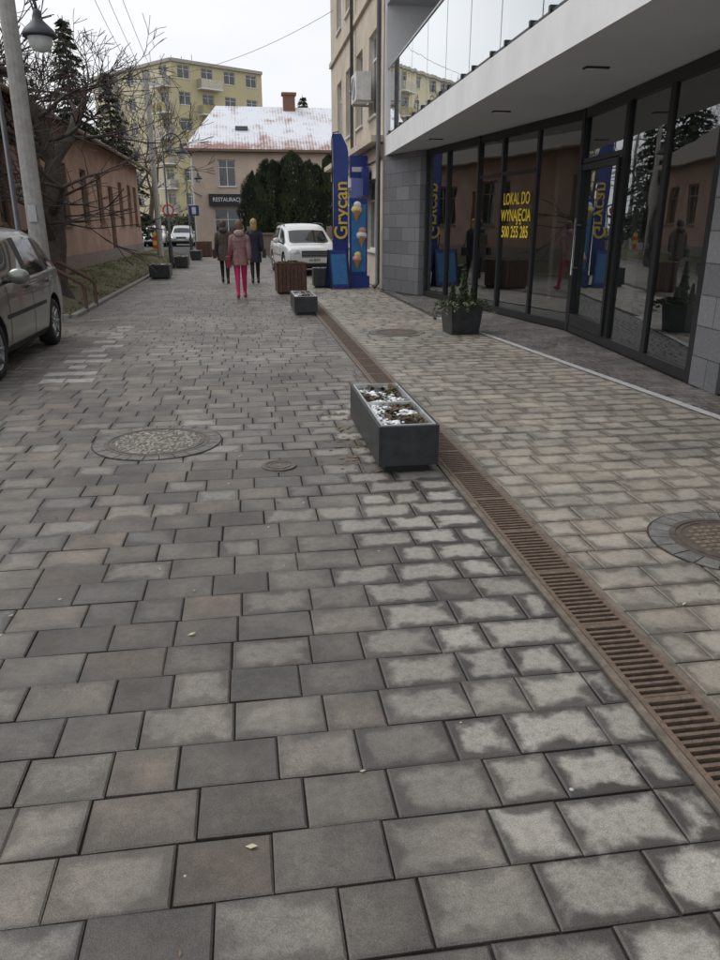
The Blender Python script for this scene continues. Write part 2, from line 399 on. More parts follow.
def woodplanter(x,y,w,h):
    e=empty('wooden_planter',(x,y,0),.05); g=MB()
    n=7
    for side in range(4):
        M=Matrix.Rotation(side*math.pi/2,4,'Z')
        for k in range(n):
            a=-w/2+.03+(w-.06)*k/n
            g.box((a+.006,-w/2,.05),(a+(w-.06)/n-.006,-w/2+.025,h-.03),k%2,M)
        g.box((-w/2-.012,-w/2-.012,h-.03),(w/2-.03,-w/2+.05,h),0,M)
    g.box((-w/2+.04,-w/2+.04,.0),(w/2-.04,w/2-.04,h-.12),2)
    g.build('slats',[mat('wood_slat_a',(.11,.055,.038),.7,0,.3,14),mat('wood_slat_b',(.09,.045,.033),.7,0,.3,14),M_soil],e)
    q=MB()
    for i in range(160):
        c=Vector((R.uniform(-w/2+.06,w/2-.06),R.uniform(-w/2+.06,w/2-.06),h-.1+R.uniform(0,.1))); a=R.random()*6.28; s_=.04
        d=Vector((math.cos(a),math.sin(a),R.uniform(-.5,.9)))*s_; n_=Vector((-math.sin(a),math.cos(a),.2))*s_*.5
        q.quad(c-d,c+n_,c+d,c-n_,0)
    q.build('plants',[mat('heather',(.07,.075,.04),.9)],e)
woodplanter(1.07,18.45,.70,.72)
woodplanter(-2.05,41,.8,.75)

def leaves(mb,c,r,n,size,mi,rng=R,flat=1.0,shell=.5):
    for i in range(n):
        d=Vector((rng.gauss(0,1),rng.gauss(0,1),rng.gauss(0,1))).normalized(); q=shell+(1-shell)*rng.random()
        p=Vector(c)+Vector((d.x*r[0],d.y*r[1],d.z*r[2]))*q
        a=Vector((rng.gauss(0,1),rng.gauss(0,1),rng.gauss(0,1)*flat)).normalized(); b=a.cross(Vector((rng.gauss(0,1),rng.gauss(0,1),rng.gauss(0,1)))).normalized()
        s=size*rng.uniform(.6,1.3)
        mb.quad(p-a*s,p+b*s*.5,p+a*s,p-b*s*.5,mi if isinstance(mi,int) else rng.choice(mi))
M_gr=[mat('evergreen_dark',(.028,.042,.022),.8),mat('evergreen_mid',(.05,.072,.032),.8),mat('evergreen_olive',(.075,.085,.04),.8)]
e=empty('potted_evergreen',(3.2,11.05,0),.08)
g=MB()
w0,w1,h=.21,.25,.42
A=[(-w0,-w0,0.0),(w0,-w0,0),(w0,w0,0),(-w0,w0,0)];B=[(-w1,-w1,h),(w1,-w1,h),(w1,w1,h),(-w1,w1,h)];C=[(-w1+.03,-w1+.03,h),(w1-.03,-w1+.03,h),(w1-.03,w1-.03,h),(-w1+.03,w1-.03,h)];D=[(a,b,h-.05) for a,b,_ in C]
for k in range(4):
    j=(k+1)%4; g.quad(A[k],A[j],B[j],B[k],0); g.quad(B[k],B[j],C[j],C[k],0); g.quad(C[k],C[j],D[j],D[k],0)
g.quad(*D,1); g.build('pot',[M_anth,M_soil],e)
g=MB()
for (px,py,hh,rr) in ((.02,0,.58,.11),(-.13,.05,.26,.08),(.13,-.08,.22,.08)):
    for i in range(16):
        f=i/15; leaves(g,(px,py,h+f*hh),(rr*(1-f*.85),)*2+(.04,),80,.024,[0,1,2],shell=.2)
for i in range(30):
    a=R.random()*6.28; p=Vector((math.cos(a)*.18,math.sin(a)*.18,h)); v=Vector((math.cos(a)*.06,math.sin(a)*.06,.035))
    for k in range(R.randint(3,7)):
        q=p+v; v.z-=.022; v*= .9; leaves(g,q,(.03,.03,.02),6,.028,[1,2,3]); p=q
g.build('foliage',M_gr+[mat('variegated_leaf',(.2,.22,.13),.8)],e)

# ------------------------------------------------------------------ modern building with shopfront
bld=empty('modern_commercial_building',(0,0,0))
ZS=3.12
ys=[17.3,16.12,14.58,13.61,12.36,YK,9.46,8.24,7.03]
g=MB()
def fp(y,d=0,z=0): return Vector((FX(y)+d,y,z))
for i,y in enumerate(ys):
    w=.10 if i in (2,5,8) else .06
    g.beam(fp(y,.03,0),fp(y,.03,ZS-.002),.09,w,0)
for a_,b_ in ((17.3,YK+.03),(YK-.03,7.03)):
    g.beam(fp(a_,.03,.06),fp(b_,.03,.06),.07,.12,0)
    g.beam(fp(a_,.03,ZS-.07),fp(b_,.03,ZS-.07),.07,.13,0)
for a,b,z in ((14.58,13.61,2.40),(13.61,12.36,2.40),(YK-.05,9.46,2.42)):
    g.beam(fp(a-.03,.03,z),fp(b+.03,.03,z),.065,.06,0)
a,b=10.93,9.54
g.beam(fp(a,.0,.13),fp(a,.0,2.36),.06,.08,0); g.beam(fp(b,.0,.13),fp(b,.0,2.36),.06,.08,0); g.beam(fp(a,.0,.2),fp(b,.0,.2),.06,.16,0); g.beam(fp(a,0,2.33),fp(b,0,2.33),.06,.08,0)
g.build('window_frames',[M_black],bld)
g=MB(); g.tube([fp(10.8,-.09,.85),fp(10.8,-.09,1.65)],.016,8); g.tube([fp(10.8,-.09,.95),fp(10.8,0,.95)],.009,6); g.tube([fp(10.8,-.09,1.55),fp(10.8,0,1.55)],.009,6); g.build('door_handle',[M_steel],bld,True)
g=MB()
rt=[(0,0),(.012,-.004),(-.006,.006),(.004,0),(-.010,.003),(.003,-.005),(.008,.004),(-.006,0)]
for i in range(len(ys)-1):
    a_,b_=rt[i]   # panes are never perfectly coplanar
    g.quad(fp(ys[i]-.03,.035+a_,.12),fp(ys[i+1]+.03,.035+b_,.12),fp(ys[i+1]+.03,.035+b_,ZS-.13),fp(ys[i]-.03,.035+a_,ZS-.13))
g.build('glass_panes',[M_glass],bld)
M_int=mat('interior_wall',(.50,.49,.46),.8,0,.1,.5); M_intf=mat('interior_floor',(.24,.23,.22),.4,0,.1,1)
g=MB(); g.box((9.5,5.5,0),(9.6,18.9,ZS-.01),0); g.box((4.2,18.7,0),(9.5,18.85,ZS-.01),0)
g.poly([(FX(7.0)+.08,7.02,.02),(FX(YK)+.08,YK,.02),(FX(17.3)+.08,17.3,.02),(FX(17.3)+.08,18.7,.02),(9.5,18.7,.02),(9.5,7.02,.02)],1)
g.box((6.6,10.2,.02),(7.6,10.6,1.0),0); g.box((7,13,.02),(7.35,13.4,ZS-.01),0); g.box((6.6,15.9,.02),(9.4,16.1,ZS-.01),0)
g.build('interior',[M_int,M_intf],bld)
M_stone=bpy.data.materials.new('stone_cladding'); n,l,b=nt(M_stone)
tc=n.new('ShaderNodeTexCoord')
uv=n.new('ShaderNodeUVMap'); uv.uv_map='wall'
br=n.new('ShaderNodeTexBrick'); br.offset=.5; br.inputs['Scale'].default_value=1; br.inputs['Brick Width'].default_value=.6; br.inputs['Row Height'].default_value=.3; br.inputs['Mortar Size'].default_value=.006
br.inputs['Color1'].default_value=(.18,.185,.20,1); br.inputs['Color2'].default_value=(.28,.285,.30,1); br.inputs['Mortar'].default_value=(.07,.07,.07,1)
l.new(uv.outputs[0],br.inputs['Vector']); nz=n.new('ShaderNodeTexNoise'); nz.inputs['Scale'].default_value=40; nz.inputs['Detail'].default_value=5; l.new(tc.outputs['Object'],nz.inputs['Vector'])
mx=n.new('ShaderNodeMix'); mx.data_type='RGBA'; mx.blend_type='MULTIPLY'; mx.inputs[0].default_value=.6
l.new(br.outputs['Color'],mx.inputs[6]); l.new(nz.outputs['Fac'],mx.inputs[7]); l.new(mx.outputs[2],b.inputs['Base Color']); b.inputs['Roughness'].default_value=.55
def stonewall(name,poly,z0,z1,parent,m=M_stone):
    V=[];F=[];uvs=[];n_=len(poly);s=0
    for k in range(n_):
        a=poly[k];c=poly[(k+1)%n_]; L=math.hypot(c[0]-a[0],c[1]-a[1]); i=len(V)
        V+=[(a[0],a[1],z0),(c[0],c[1],z0),(c[0],c[1],z1),(a[0],a[1],z1)]; F.append((i,i+1,i+2,i+3)); uvs+=[s,z0,s+L,z0,s+L,z1,s,z1]; s+=L
    i=len(V); V+=[(p[0],p[1],z1) for p in poly]; F.append(tuple(range(i,i+n_))); uvs+=[0]*(2*n_)
    me=bpy.data.meshes.new(name); me.from_pydata(V,[],F); u=me.uv_layers.new(name='wall'); u.data.foreach_set('uv',uvs); me.materials.append(m)
    o=bpy.data.objects.new(name,me); COL.objects.link(o); o.parent=parent; return o
stonewall('stone_pier',[(3.42,18.95),(3.95,17.35),(4.12,17.35),(4.12,18.95)],0,ZS-.002,bld)
stonewall('stone_pier_end',[(4.47,6.97),(4.43,6.45),(9.6,6.45),(9.6,6.97)],0,ZS-.002,bld)
stonewall('stone_wall_near',[(4.75,6.44),(5.1,-4),(9.6,-4),(9.6,6.44)],0,ZS-.002,bld)
fx=lambda y: 3.05+.0297*(y-5.5)
g=MB()
def prism(poly,z0,z1,mt,ms,mbm):
    g.poly([(x,y,z0) for x,y in poly],mbm); g.poly([(x,y,z1) for x,y in poly],mt)
    for k in range(len(poly)):
        a=poly[k];c=poly[(k+1)%len(poly)]; g.quad((*a,z0),(*c,z0),(*c,z1),(*a,z1),ms)
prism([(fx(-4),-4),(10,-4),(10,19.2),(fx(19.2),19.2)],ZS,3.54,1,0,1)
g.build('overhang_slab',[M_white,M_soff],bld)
g=MB()
for (x,y) in ((3.75,8.3),(3.8,11.5),(3.75,15.2),(3.8,5.2)):
    g.box((x-.13,y-.05,ZS-.018),(x+.13,y+.05,ZS-.001),0)
    g.box((x-.11,y-.035,ZS-.024),(x+.11,y+.035,ZS-.018),1)
g.build('soffit_lights',[M_black,M_whitef],bld)
g=MB(); r=MB()
yy=19.0
r.beam((fx(19)+.06,19,3.575),(fx(-4)+.06,-4,3.575),.045,.045,0)
while yy>-4:
    y2=yy-1.5
    g.quad((fx(yy-.015)+.06,yy-.015,3.6),(fx(y2+.015)+.06,y2+.015,3.6),(fx(y2+.015)+.06,y2+.015,4.95),(fx(yy-.015)+.06,yy-.015,4.95))
    for k in (.3,1.2):
        y3=yy-k; r.box((fx(y3)+.02,y3-.025,3.542),(fx(y3)+.10,y3+.025,3.64),0)
    yy=y2
r.beam((fx(19)+.06,19,4.97),(fx(-4)+.06,-4,4.97),.04,.03,1)
g.build('balustrade_glass',[M_bglass],bld); r.build('balustrade_rail',[M_black,M_steel],bld)
g=MB()
g.box((fx(19.2)-.0,18.98,3.542),(10,19.2,13),0)
g.box((5.6,-4,3.542),(10,18.97,6.24),0)
g.box((fx(19),-4,6.25),(10.02,18.97,13),1)
g.build('upper_storey',[M_white,mat('upper_grey',(.42,.43,.45),.8,0,.05,2)],bld)
g=MB()
for y in range(-2,17,4): g.box((5.55,y,3.7),(5.6,y+2.6,5.9),0)
g.build('upper_windows',[M_wglass],bld)
text('rental_lettering','LOKAL DO\nWYNAJĘCIA\n500 255 285',.27,(FX(12.95)-.02,12.95,1.70),(.131,-1,0),(0,0,1),mat('yellow_vinyl',(.80,.58,.04),.5),bld,sx=.72,space=1.0)
# ------------------------------------------------------------------ tenement
ten=empty('tenement_house',(0,0,0))
M_ten=mat('tenement_plaster',(.56,.49,.40),.85,0,.16,1.2,.15,30); M_ten2=mat('tenement_plinth',(.40,.31,.26),.85,0,.1,2,.1,30)
g=MB(); W=10.9
wins=[]
for x0 in (1.0,3.3,5.6,7.9):
    for z0 in (4.2,7.6,10.8): wins.append((x0,x0+1.2,z0,z0+1.9))
wins+= [(.8,2.6,.9,2.7),(3.4,4.5,.02,2.6),(5.4,7.2,.9,2.7),(8.1,9.9,.9,2.7)]
facade(g,(3.44,19.25,0),(0,1,0),(-1,0,0),W,14,wins)
facade(g,(3.44,19.25+W,0),(1,0,0),(0,1,0),9,14,[]); facade(g,(3.44,19.25,0),(1,0,0),(0,-1,0),9,14,[])
g.box((3.14,19.22,3.45),(3.437,19.25+W,3.6),0)
g.box((3.38,19.27,3.1),(3.437,19.2+W,3.4),3)
for z in (6.9,10.4): g.box((3.36,19.27,z),(3.437,19.2+W,z+.15),0)
g.box((3.2,19.25,13.7),(3.43,19.25+W,14.1),0)
g.build('walls',[M_ten,M_wglass,M_whitef,M_ten2],ten)
g=MB(); g.tube([(3.3,19.12,14),(3.3,19.12,.15),(3.2,19.1,.05)],.055,10); g.tube([(3.33,23.9,13.9),(3.33,23.9,3.7)],.05,8); g.build('downpipes',[mat('zinc_pipe',(.16,.16,.165),.5,.4)],ten,True)
g=MB(); g.box((2.98,20.6,4.55),(3.36,21.5,5.2),0); g.lathe((2.975,21.05,4.87),[(.26,0),(.26,-.02),(.22,-.02),(.22,-.005),(.03,-.005)],20,'x',1)
g.beam((3.0,20.7,4.52),(3.43,20.7,4.52),.04,.05,1); g.beam((3.0,21.4,4.52),(3.43,21.4,4.52),.04,.05,1)
g.build('air_conditioner',[M_whitef,M_steel],ten)
M_blue=mat('sign_blue',(.02,.045,.23),.45,0,.15,3); M_yel=mat('sign_yellow',(.75,.52,.06),.5,0,.1,3); M_wht=mat('sign_white',(.75,.75,.75),.5); M_lblue=mat('sign_light_blue',(.04,.18,.42),.5)
e=empty('projecting_shop_sign'); g=MB(); g.box((2.9,21.2,2.75),(3.36,21.3,3.3),0); g.box((2.95,21.19,2.9),(3.3,21.2,3.02),1); g.beam((3.36,21.25,3.2),(3.44,21.25,3.2),.03,.03,2); g.build('panel',[M_blue,M_wht,M_black],e)
g=MB(); g.box((3.2,20.9,2.3),(3.37,23.2,3.0),0); g.build('fascia_panel',[M_blue],e)
e=empty('advertising_flag',(2.5,20.0,0),.0); g=MB()
n_=24
L=[];Rr=[]
for i in range(n_+1):
    z=.35+3.35*i/n_; f=i/n_
    xr=.18 if f<.9 else .18-(f-.9)*1.6
    L.append(Vector((-.20,.04*math.sin(f*7),z))); Rr.append(Vector((xr+.015*math.sin(f*9),.06*math.sin(f*7+.6),z)))
for i in range(n_): g.quad(L[i],Rr[i],Rr[i+1],L[i+1],0)
g.build('cloth',[M_blue],e,True)
o=text('flag_text','Grycan',.48,(0,-.075,1.9),(0,0,1),(-1,0,0),M_yel,None); o.parent=e
g=MB(); g.tube([(-.22,0,.05),(-.22,0,3.6),(-.18,0,3.72),(-.05,0,3.74)],.014,8); g.box((-.35,-.25,0),(.3,.25,.05)); g.build('pole_and_base',[M_black],e)
e=empty('ice_cream_display',(2.93,19.9,0),.1); g=MB()
g.box((-.25,-.2,0),(.25,.2,.3),0); g.box((-.23,-.04,.3),(.23,.04,2.2),0); g.box((-.19,-.045,.4),(.19,-.04,2.05),1)
g.build('panel_stand',[M_blue,M_lblue],e,bevel=.01)
g=MB()
def cone(cx,z,s,m1):
    g.lathe((cx,-.06,z-s*1.5),[(.01,0),(s*.55,s*1.4)],14,mi=3); g.ell((cx,-.06,z),s*.7,s*.5,s*.55,14,8,m1); g.ell((cx+s*.1,-.06,z+s*.6),s*.5,s*.4,s*.42,14,8,(m1+1)%3)
cone(-.06,1.92,.2,0); cone(.07,1.3,.2,1); cone(-.05,.72,.18,2)
g.build('ice_cream_cones',[mat('cream_yellow',(.75,.62,.25),.5),M_wht,mat('pink',(.65,.3,.25),.5),mat('wafer',(.45,.27,.10),.7)],e,True)
e=empty('a_frame_board',(2.35,19.6,0),.2); g=MB()
g.quad((-.25,-.25,.03),(.25,-.25,.03),(.25,0,.95),(-.25,0,.95),0); g.quad((-.25,.25,.03),(.25,.25,.03),(.25,0.01,.95),(-.25,0.01,.95),0); g.quad((-.2,-.235,.12),(.2,-.235,.12),(.2,-.04,.85),(-.2,-.04,.85),1)
for sx in (-.25,.25): g.beam((sx,-.25,0),(sx,0,.96),.03,.03,2); g.beam((sx,.25,0),(sx,0,.96),.03,.03,2)
g.build('board',[M_blue,M_lblue,M_black],e)

# ------------------------------------------------------------------ beige house with snowy roof
hs=empty('snow_roofed_house')
M_hw=mat('house_plaster',(.60,.48,.39),.85,0,.12,.8,.1,20)
x0,x1,yf,dp,ze=-3.0,10.5,52,9,5.95
g=MB(); W=x1-x0
wins=[(1.6,2.7,3.9,5.5),(5.0,6.1,3.9,5.5),(8.2,9.3,3.9,5.5),(1.2,2.9,.2,2.6),(3.4,4.6,.9,2.5),(6,7.2,.9,2.5),(9,10.2,.9,2.5)]
facade(g,(x0,yf,0),(1,0,0),(0,-1,0),W,ze,wins); facade(g,(x0,yf,0),(0,1,0),(-1,0,0),dp,ze,[(2,3,3.9,5.4),(5.5,6.5,3.9,5.4),(2,3,1,2.5)]); facade(g,(x1,yf,0),(0,1,0),(1,0,0),dp,ze,[]); facade(g,(x0,yf+dp,0),(1,0,0),(0,1,0),W,ze,[])
g.build('walls',[M_hw,M_wglass,M_whitef],hs)
m=bpy.data.materials.new('snow_on_tiles'); n,l,b=nt(m)
tc=n.new('ShaderNodeTexCoord'); nz=n.new('ShaderNodeTexNoise'); nz.inputs['Scale'].default_value=.9; nz.inputs['Detail'].default_value=7; nz.inputs['Roughness'].default_value=.7; l.new(tc.outputs['Object'],nz.inputs['Vector'])
w=n.new('ShaderNodeTexWave'); w.inputs['Scale'].default_value=1.6; w.inputs['Distortion'].default_value=.6; l.new(tc.outputs['Object'],w.inputs['Vector'])
sx=n.new('ShaderNodeSeparateXYZ'); l.new(tc.outputs['Object'],sx.inputs[0])
mr=n.new('ShaderNodeMapRange'); mr.inputs[1].default_value=5.9; mr.inputs[2].default_value=6.9; mr.inputs[3].default_value=-.14; mr.inputs[4].default_value=.13; l.new(sx.outputs[2],mr.inputs[0])
a1=n.new('ShaderNodeMath'); a1.operation='ADD'; l.new(nz.outputs['Fac'],a1.inputs[0]); l.new(mr.outputs[0],a1.inputs[1])
a2=n.new('ShaderNodeMath'); a2.operation='MULTIPLY_ADD'; a2.inputs[1].default_value=.1; l.new(w.outputs['Fac'],a2.inputs[0]); l.new(a1.outputs[0],a2.inputs[2])
cr=n.new('ShaderNodeValToRGB'); cr.color_ramp.elements[0].position=.46; cr.color_ramp.elements[0].color=(.30,.17,.14,1); cr.color_ramp.elements[1].position=.66; cr.color_ramp.elements[1].color=(.68,.70,.75,1)
l.new(a2.outputs[0],cr.inputs[0]); l.new(cr.outputs[0],b.inputs['Base Color']); b.inputs['Roughness'].default_value=.8
M_roof=m
def hip(mb,x0,x1,y0,y1,ze,zr,ov,mi=0,th=.15,rin=2.0):
    x0-=ov;x1+=ov;y0-=ov;y1+=ov; ym=(y0+y1)/2
    a,b,c,d=(x0,y0,ze),(x1,y0,ze),(x1,y1,ze),(x0,y1,ze); r0=(x0+rin,ym,zr); r1=(x1-rin,ym,zr)
    mb.quad(a,b,r1,r0,mi); mb.quad(c,d,r0,r1,mi); mb.tri(d,a,r0,mi); mb.tri(b,c,r1,mi)
    for p,q in ((a,b),(b,c),(c,d),(d,a)): mb.quad((p[0],p[1],ze-th),(q[0],q[1],ze-th),q,p,1)
    mb.poly([(x0,y0,ze-th),(x1,y0,ze-th),(x1,y1,ze-th),(x0,y1,ze-th)],1)
g=MB(); hip(g,x0,x1,yf,yf+dp,ze+.16,9.2,.45); g.build('roof',[M_roof,mat('fascia_board',(.2,.14,.1),.8)],hs)
g=MB(); g.box((3.1,56,8.6),(3.9,56.7,9.9)); g.box((3.0,55.9,9.9),(4.0,56.8,10.05)); g.box((8,56.2,8.7),(8.6,56.8,9.9)); g.build('chimneys',[mat('chimney_brick',(.22,.11,.08),.9,0,.2,8)],hs)
g=MB()
for xx,zz in ((-.2,7.5),):
    t=(zz-6.1)/(9.2-6.1); yy=51.55+t*4.95
    g.box((xx,yy-.25,zz-.1),(xx+.8,yy+.5,zz+.15),0)
g.build('skylights',[M_wglass],hs)
g=MB(); g.box((-2.1,51.7,2.75),(.35,51.96,3.45),0); g.build('shop_sign_board',[mat('dark_sign',(.03,.03,.035),.5)],hs)
t=text('shop_sign_text','RESTAURACJA',.34,(-.87,51.68,3.10),(1,0,0),(0,0,1),M_wht,hs,sx=.9)
g=MB(); g.tube([(x0-.35,51.6,5.9),(x0-.05,51.9,5.6),(x0-.05,51.9,.1)],.06,6); g.build('downpipe',[M_white],hs)
M_wallb=mat('garden_wall_plaster',(.20,.16,.13),.9,0,.2,2,.2,20)
g=MB(); g.box((.2,43.6,0),(9,43.85,1.05)); g.box((.1,43.5,1.05),(9.1,43.95,1.15)); 
for x in (.2,2.4,4.6,6.8): g.box((x,43.45,0),(x+.35,43.49,1.5))
g.build('garden_wall',[M_wallb])
def thuja(x,y,H,r,seed):
    rng=random.Random(seed); g=MB()
    for i in range(8000):
        f=rng.random()**.85; rr=r*(math.sin(math.pi*min(1,(f*.86+.14)))**.32)*(1-.10*f)
        a=rng.random()*6.283; lob=1+.34*noise.noise(Vector((math.cos(a)*1.3+seed,math.sin(a)*1.3,f*5)))
        q=rr*lob*(.55+.45*rng.random()**.4); p=Vector((x+math.cos(a)*q,y+math.sin(a)*q,.15+f*H*lob**.3))
        s=rng.uniform(.06,.12); d=Vector((math.cos(a)*.5,math.sin(a)*.5,1+rng.uniform(-.4,.4))).normalized()*s; b=Vector((-math.sin(a),math.cos(a),rng.uniform(-.3,.3)))*s*.45
        dark=noise.noise(Vector((p.x*1.8,p.y*1.8,p.z*1.2)))
        g.quad(p-d,p+b,p+d,p-b,0 if dark<.05 else (1 if rng.random()<.8 else 2))
    g.tube([(x,y,0),(x,y,H*.7)],[.1,.03],6,0)
    g.build('thuja_tree',M_gr)
for i,(x,y,H,r) in enumerate(((.75,45.2,4.1,.95),(1.7,45.9,4.8,1.1),(2.8,45.4,5.1,1.15),(4.0,45.6,4.7,1.15),(5.2,45.3,5.1,1.1),(6.4,45.7,4.7,1.0))): thuja(x,y,H,r,i+3)

# ------------------------------------------------------------------ apartment blocks
def aptblock(name,P0,P1,P2,H,cols,cw,cb=None):
    e=empty(name); g=MB()
    fl=int(H/2.8)
    for (A,B,wc,bal) in ((P0,P1,cw,True),(P1,P2,cb if cb is not None else cw,True)):
        A=Vector((*A,0));B=Vector((*B,0)); u=(B-A); W=u.length; u.normalize(); nrm=Vector((u.y,-u.x,0))
        n_=max(2,int(W/3.1)); wins=[]
        for k in range(n_):
            cx=(k+.5)*W/n_
            for f in range(fl):
                z=1.1+f*2.8
                if z+1.4<H-.3: wins.append((cx-.8,cx+.8,z,z+1.4))
        facade(g,A,u,nrm,W,H,wins,wall=wc,glass=1,frame=2)
        for k in range(1,n_,3):
            cx=(k+.5)*W/n_
            for f in range(1,fl):
                z=f*2.8+.1; M=Matrix(((u.x,-nrm.x,0,A.x),(u.y,-nrm.y,0,A.y),(0,0,1,0),(0,0,0,1)))
                g.box((cx-1.45,-1.1,z),(cx+1.45,-.01,z+.15),2,M); g.box((cx-1.45,-1.1,z+.15),(cx+1.45,-1.03,z+1.1),4 if f%2 else 5,M); g.box((cx-1.45,-1.03,z+.15),(cx-1.4,-.01,z+1.1),3,M); g.box((cx+1.4,-1.03,z+.15),(cx+1.45,-.01,z+1.1),3,M)
    P3=(P0[0]+P2[0]-P1[0],P0[1]+P2[1]-P1[1])
    g.poly([(*P0,H),(*P1,H),(*P2,H),(*P3,H)],3)
    for A,B in ((P2,P3),(P3,P0)): g.quad((*A,0),(*B,0),(*B,H),(*A,H),cw)
    for A,B in ((P0,P1),(P1,P2)):
        g.beam((*A,H+.1),(*B,H+.1),.5,.35,3)
    c=Vector(((P0[0]+P2[0])/2,(P0[1]+P2[1])/2,H)); g.box(c+Vector((-2,-2,0)),c+Vector((2,2,1.5)),3)
    for k in range(5): g.tube([c+Vector((-3+k*1.3,R.uniform(-1,1),0)),c+Vector((-3+k*1.3,0,R.uniform(1.5,3)))],.04,4,3)
    g.build('walls',cols,e); return e
Ma=mat('apartment_cream',(.62,.57,.40),.85,0,.08,.2); Mb=mat('apartment_yellow',(.55,.44,.20),.85,0,.08,.2); Mc=mat('apartment_grey',(.38,.36,.32),.85); Md=mat('balcony_olive',(.42,.36,.18),.85); Me=mat('balcony_cream',(.55,.52,.42),.85)
My=mat('apartment_olive_yellow',(.54,.48,.29),.85,0,.08,.2)
aptblock('apartment_block',(-18.6,113),(-7.4,99),(3.2,106),19.6,[Ma,M_wglass,M_whitef,Mc,Md,Me,My],0,6)
aptblock('apartment_block',(-50,48),(-38,40),(-24,75),21,[Mb,M_wglass,M_whitef,Mc,Md,Me],0)
aptblock('apartment_block',(-75,40),(-66,10),(-50,20),18,[Ma,M_wglass,M_whitef,Mc,Md,Me],0)

# ------------------------------------------------------------------ old house left
oh=empty('old_plaster_house')
M_oh=mat('old_plaster',(.44,.29,.22),.9,0,.22,1.3,.3,25,c2=(.29,.185,.145)); M_ohf=mat('old_window_frame',(.20,.15,.11),.8); M_tile=mat('old_roof_sheet',(.10,.085,.075),.8,0,.25,5,.3,15)
g=MB(); yA,yB,xw=15.0,38.0,-4.75
wins=[(z,z+.95,1.55,3.15) for z in (1.5,4.2,7.0,9.8,12.4)]+[(14.6,15.6,.5,2.9)]+[(z,z+.95,1.55,3.15) for z in (17,19.4,21.2)]
facade(g,(xw,yA,0),(0,1,0),(1,0,0),yB-yA,4.1,wins)
facade(g,(xw-8,yB,0),(1,0,0),(0,1,0),8,4.1,[]); facade(g,(xw-8,yA,0),(1,0,0),(0,-1,0),8,4.1,[(1,2,1.3,2.9),(3.2,4.2,1.3,2.9),(5.6,6.6,1.3,2.9)])
g.tri((xw-8,yA,4.1),(xw,yA,4.1),(xw-4,yA,6.5),0); g.tri((xw-8,yB,4.1),(xw,yB,4.1),(xw-4,yB,6.5),0)
g.box((xw+.003,yA,.0),(xw+.05,yB,.75),3)
g.build('walls',[M_oh,M_wglass,M_ohf,mat('old_plinth',(.22,.18,.16),.9)],oh)
g=MB()
for s in (1,-1):
    xe=xw-4+s*4.45; xr=xw-4
    g.quad((xe,yA-.4,4.0),(xe,yB+.5,4.0),(xr,yB+.5,6.62),(xr,yA-.4,6.62),0); g.quad((xe,yA-.4,3.9),(xe,yB+.5,3.9),(xr,yB+.5,6.5),(xr,yA-.4,6.5),1)
    g.quad((xe,yA-.4,3.9),(xe,yB+.5,3.9),(xe,yB+.5,4.0),(xe,yA-.4,4.0),1)
    for yy in (yA-.4,yB+.5): g.quad((xe,yy,3.9),(xr,yy,6.5),(xr,yy,6.62),(xe,yy,4.0),1)
g.tube([(xw+.5,yA-.3,3.95),(xw+.5,yB+.4,3.95)],.06,8,1)
g.build('roof',[M_tile,M_ohf],oh)
g=MB(); g.box((xw-4.4,20,6.0),(xw-3.6,20.7,7.6)); g.box((xw-4.4,31,6.0),(xw-3.6,31.7,7.6)); g.build('chimneys',[mat('old_brick',(.25,.13,.09),.9,0,.2,8)],oh)

M_kerb=mat('kerb_stone',(.26,.25,.24),.85,0,.15,5,.2,60)
g=MB()
y=13.95
while y<41.9: g.box((-3.10,y+.004,-.02),(-2.98,min(y+.996,41.9),.06)); y+=1
g.box((-4.95,13.83,-.02),(-3.104,13.945,.06))
g.build('kerb',[M_kerb],bevel=.01)
g=MB(); NX,NY=14,110
idx={}
def bankz(x,y):
    t=sm(0,1,(-3.1-x)/1.1)
    return .02+.32*t+.05*noise.noise(Vector((x*2,y*1.2,0)))*min(1,(-3.1-x)*3)
for i in range(NX+1):
    for j in range(NY+1):
        px=-3.1-1.68*i/NX; py=13.95+27.9*j/NY; idx[i,j]=len(g.v); g.v.append((px,py,bankz(px,py)))
for i in range(NX):
    for j in range(NY): g.f.append((idx[i,j],idx[i+1,j],idx[i+1,j+1],idx[i,j+1])); g.m.append(0)
g.build('grass_bank',[mat('bank_litter',(.16,.13,.085),.95,0,.3,3,.6,30,c2=(.09,.105,.045))],None,True)
g=MB()
for i in range(15000):
    px=-3.12-1.6*R.random(); py=14+27.8*R.random()**1.3
    if noise.noise(Vector((px*1.5,py*.8,4)))<-.1: continue
    a=R.random()*6.28; h=R.uniform(.02,.06); z=bankz(px,py); w=.008
    t=Vector((px+R.uniform(-.04,.04),py+R.uniform(-.04,.04),z+h))
    g.tri((px-math.cos(a)*w,py-math.sin(a)*w,z-.01),(px+math.cos(a)*w,py+math.sin(a)*w,z-.01),t,R.choice((0,0,1,2)))
for i in range(900):
    px=-3.12-1.6*R.random(); py=14+27.8*R.random()**1.3; leaves(g,(px,py,bankz(px,py)+.01),(.01,.01,.004),1,.035,3,flat=.1)
g.build('grass',[mat('grass_a',(.10,.14,.05),.8),mat('grass_b',(.15,.16,.07),.8),mat('grass_dry',(.26,.22,.12),.8),mat('litter',(.2,.13,.07),.9)])
lm=[mat('leaf_brown',(.2,.13,.07),.8),mat('leaf_pale',(.42,.38,.28),.8),mat('gum_spot',(.42,.41,.39),.8)]
g=MB()
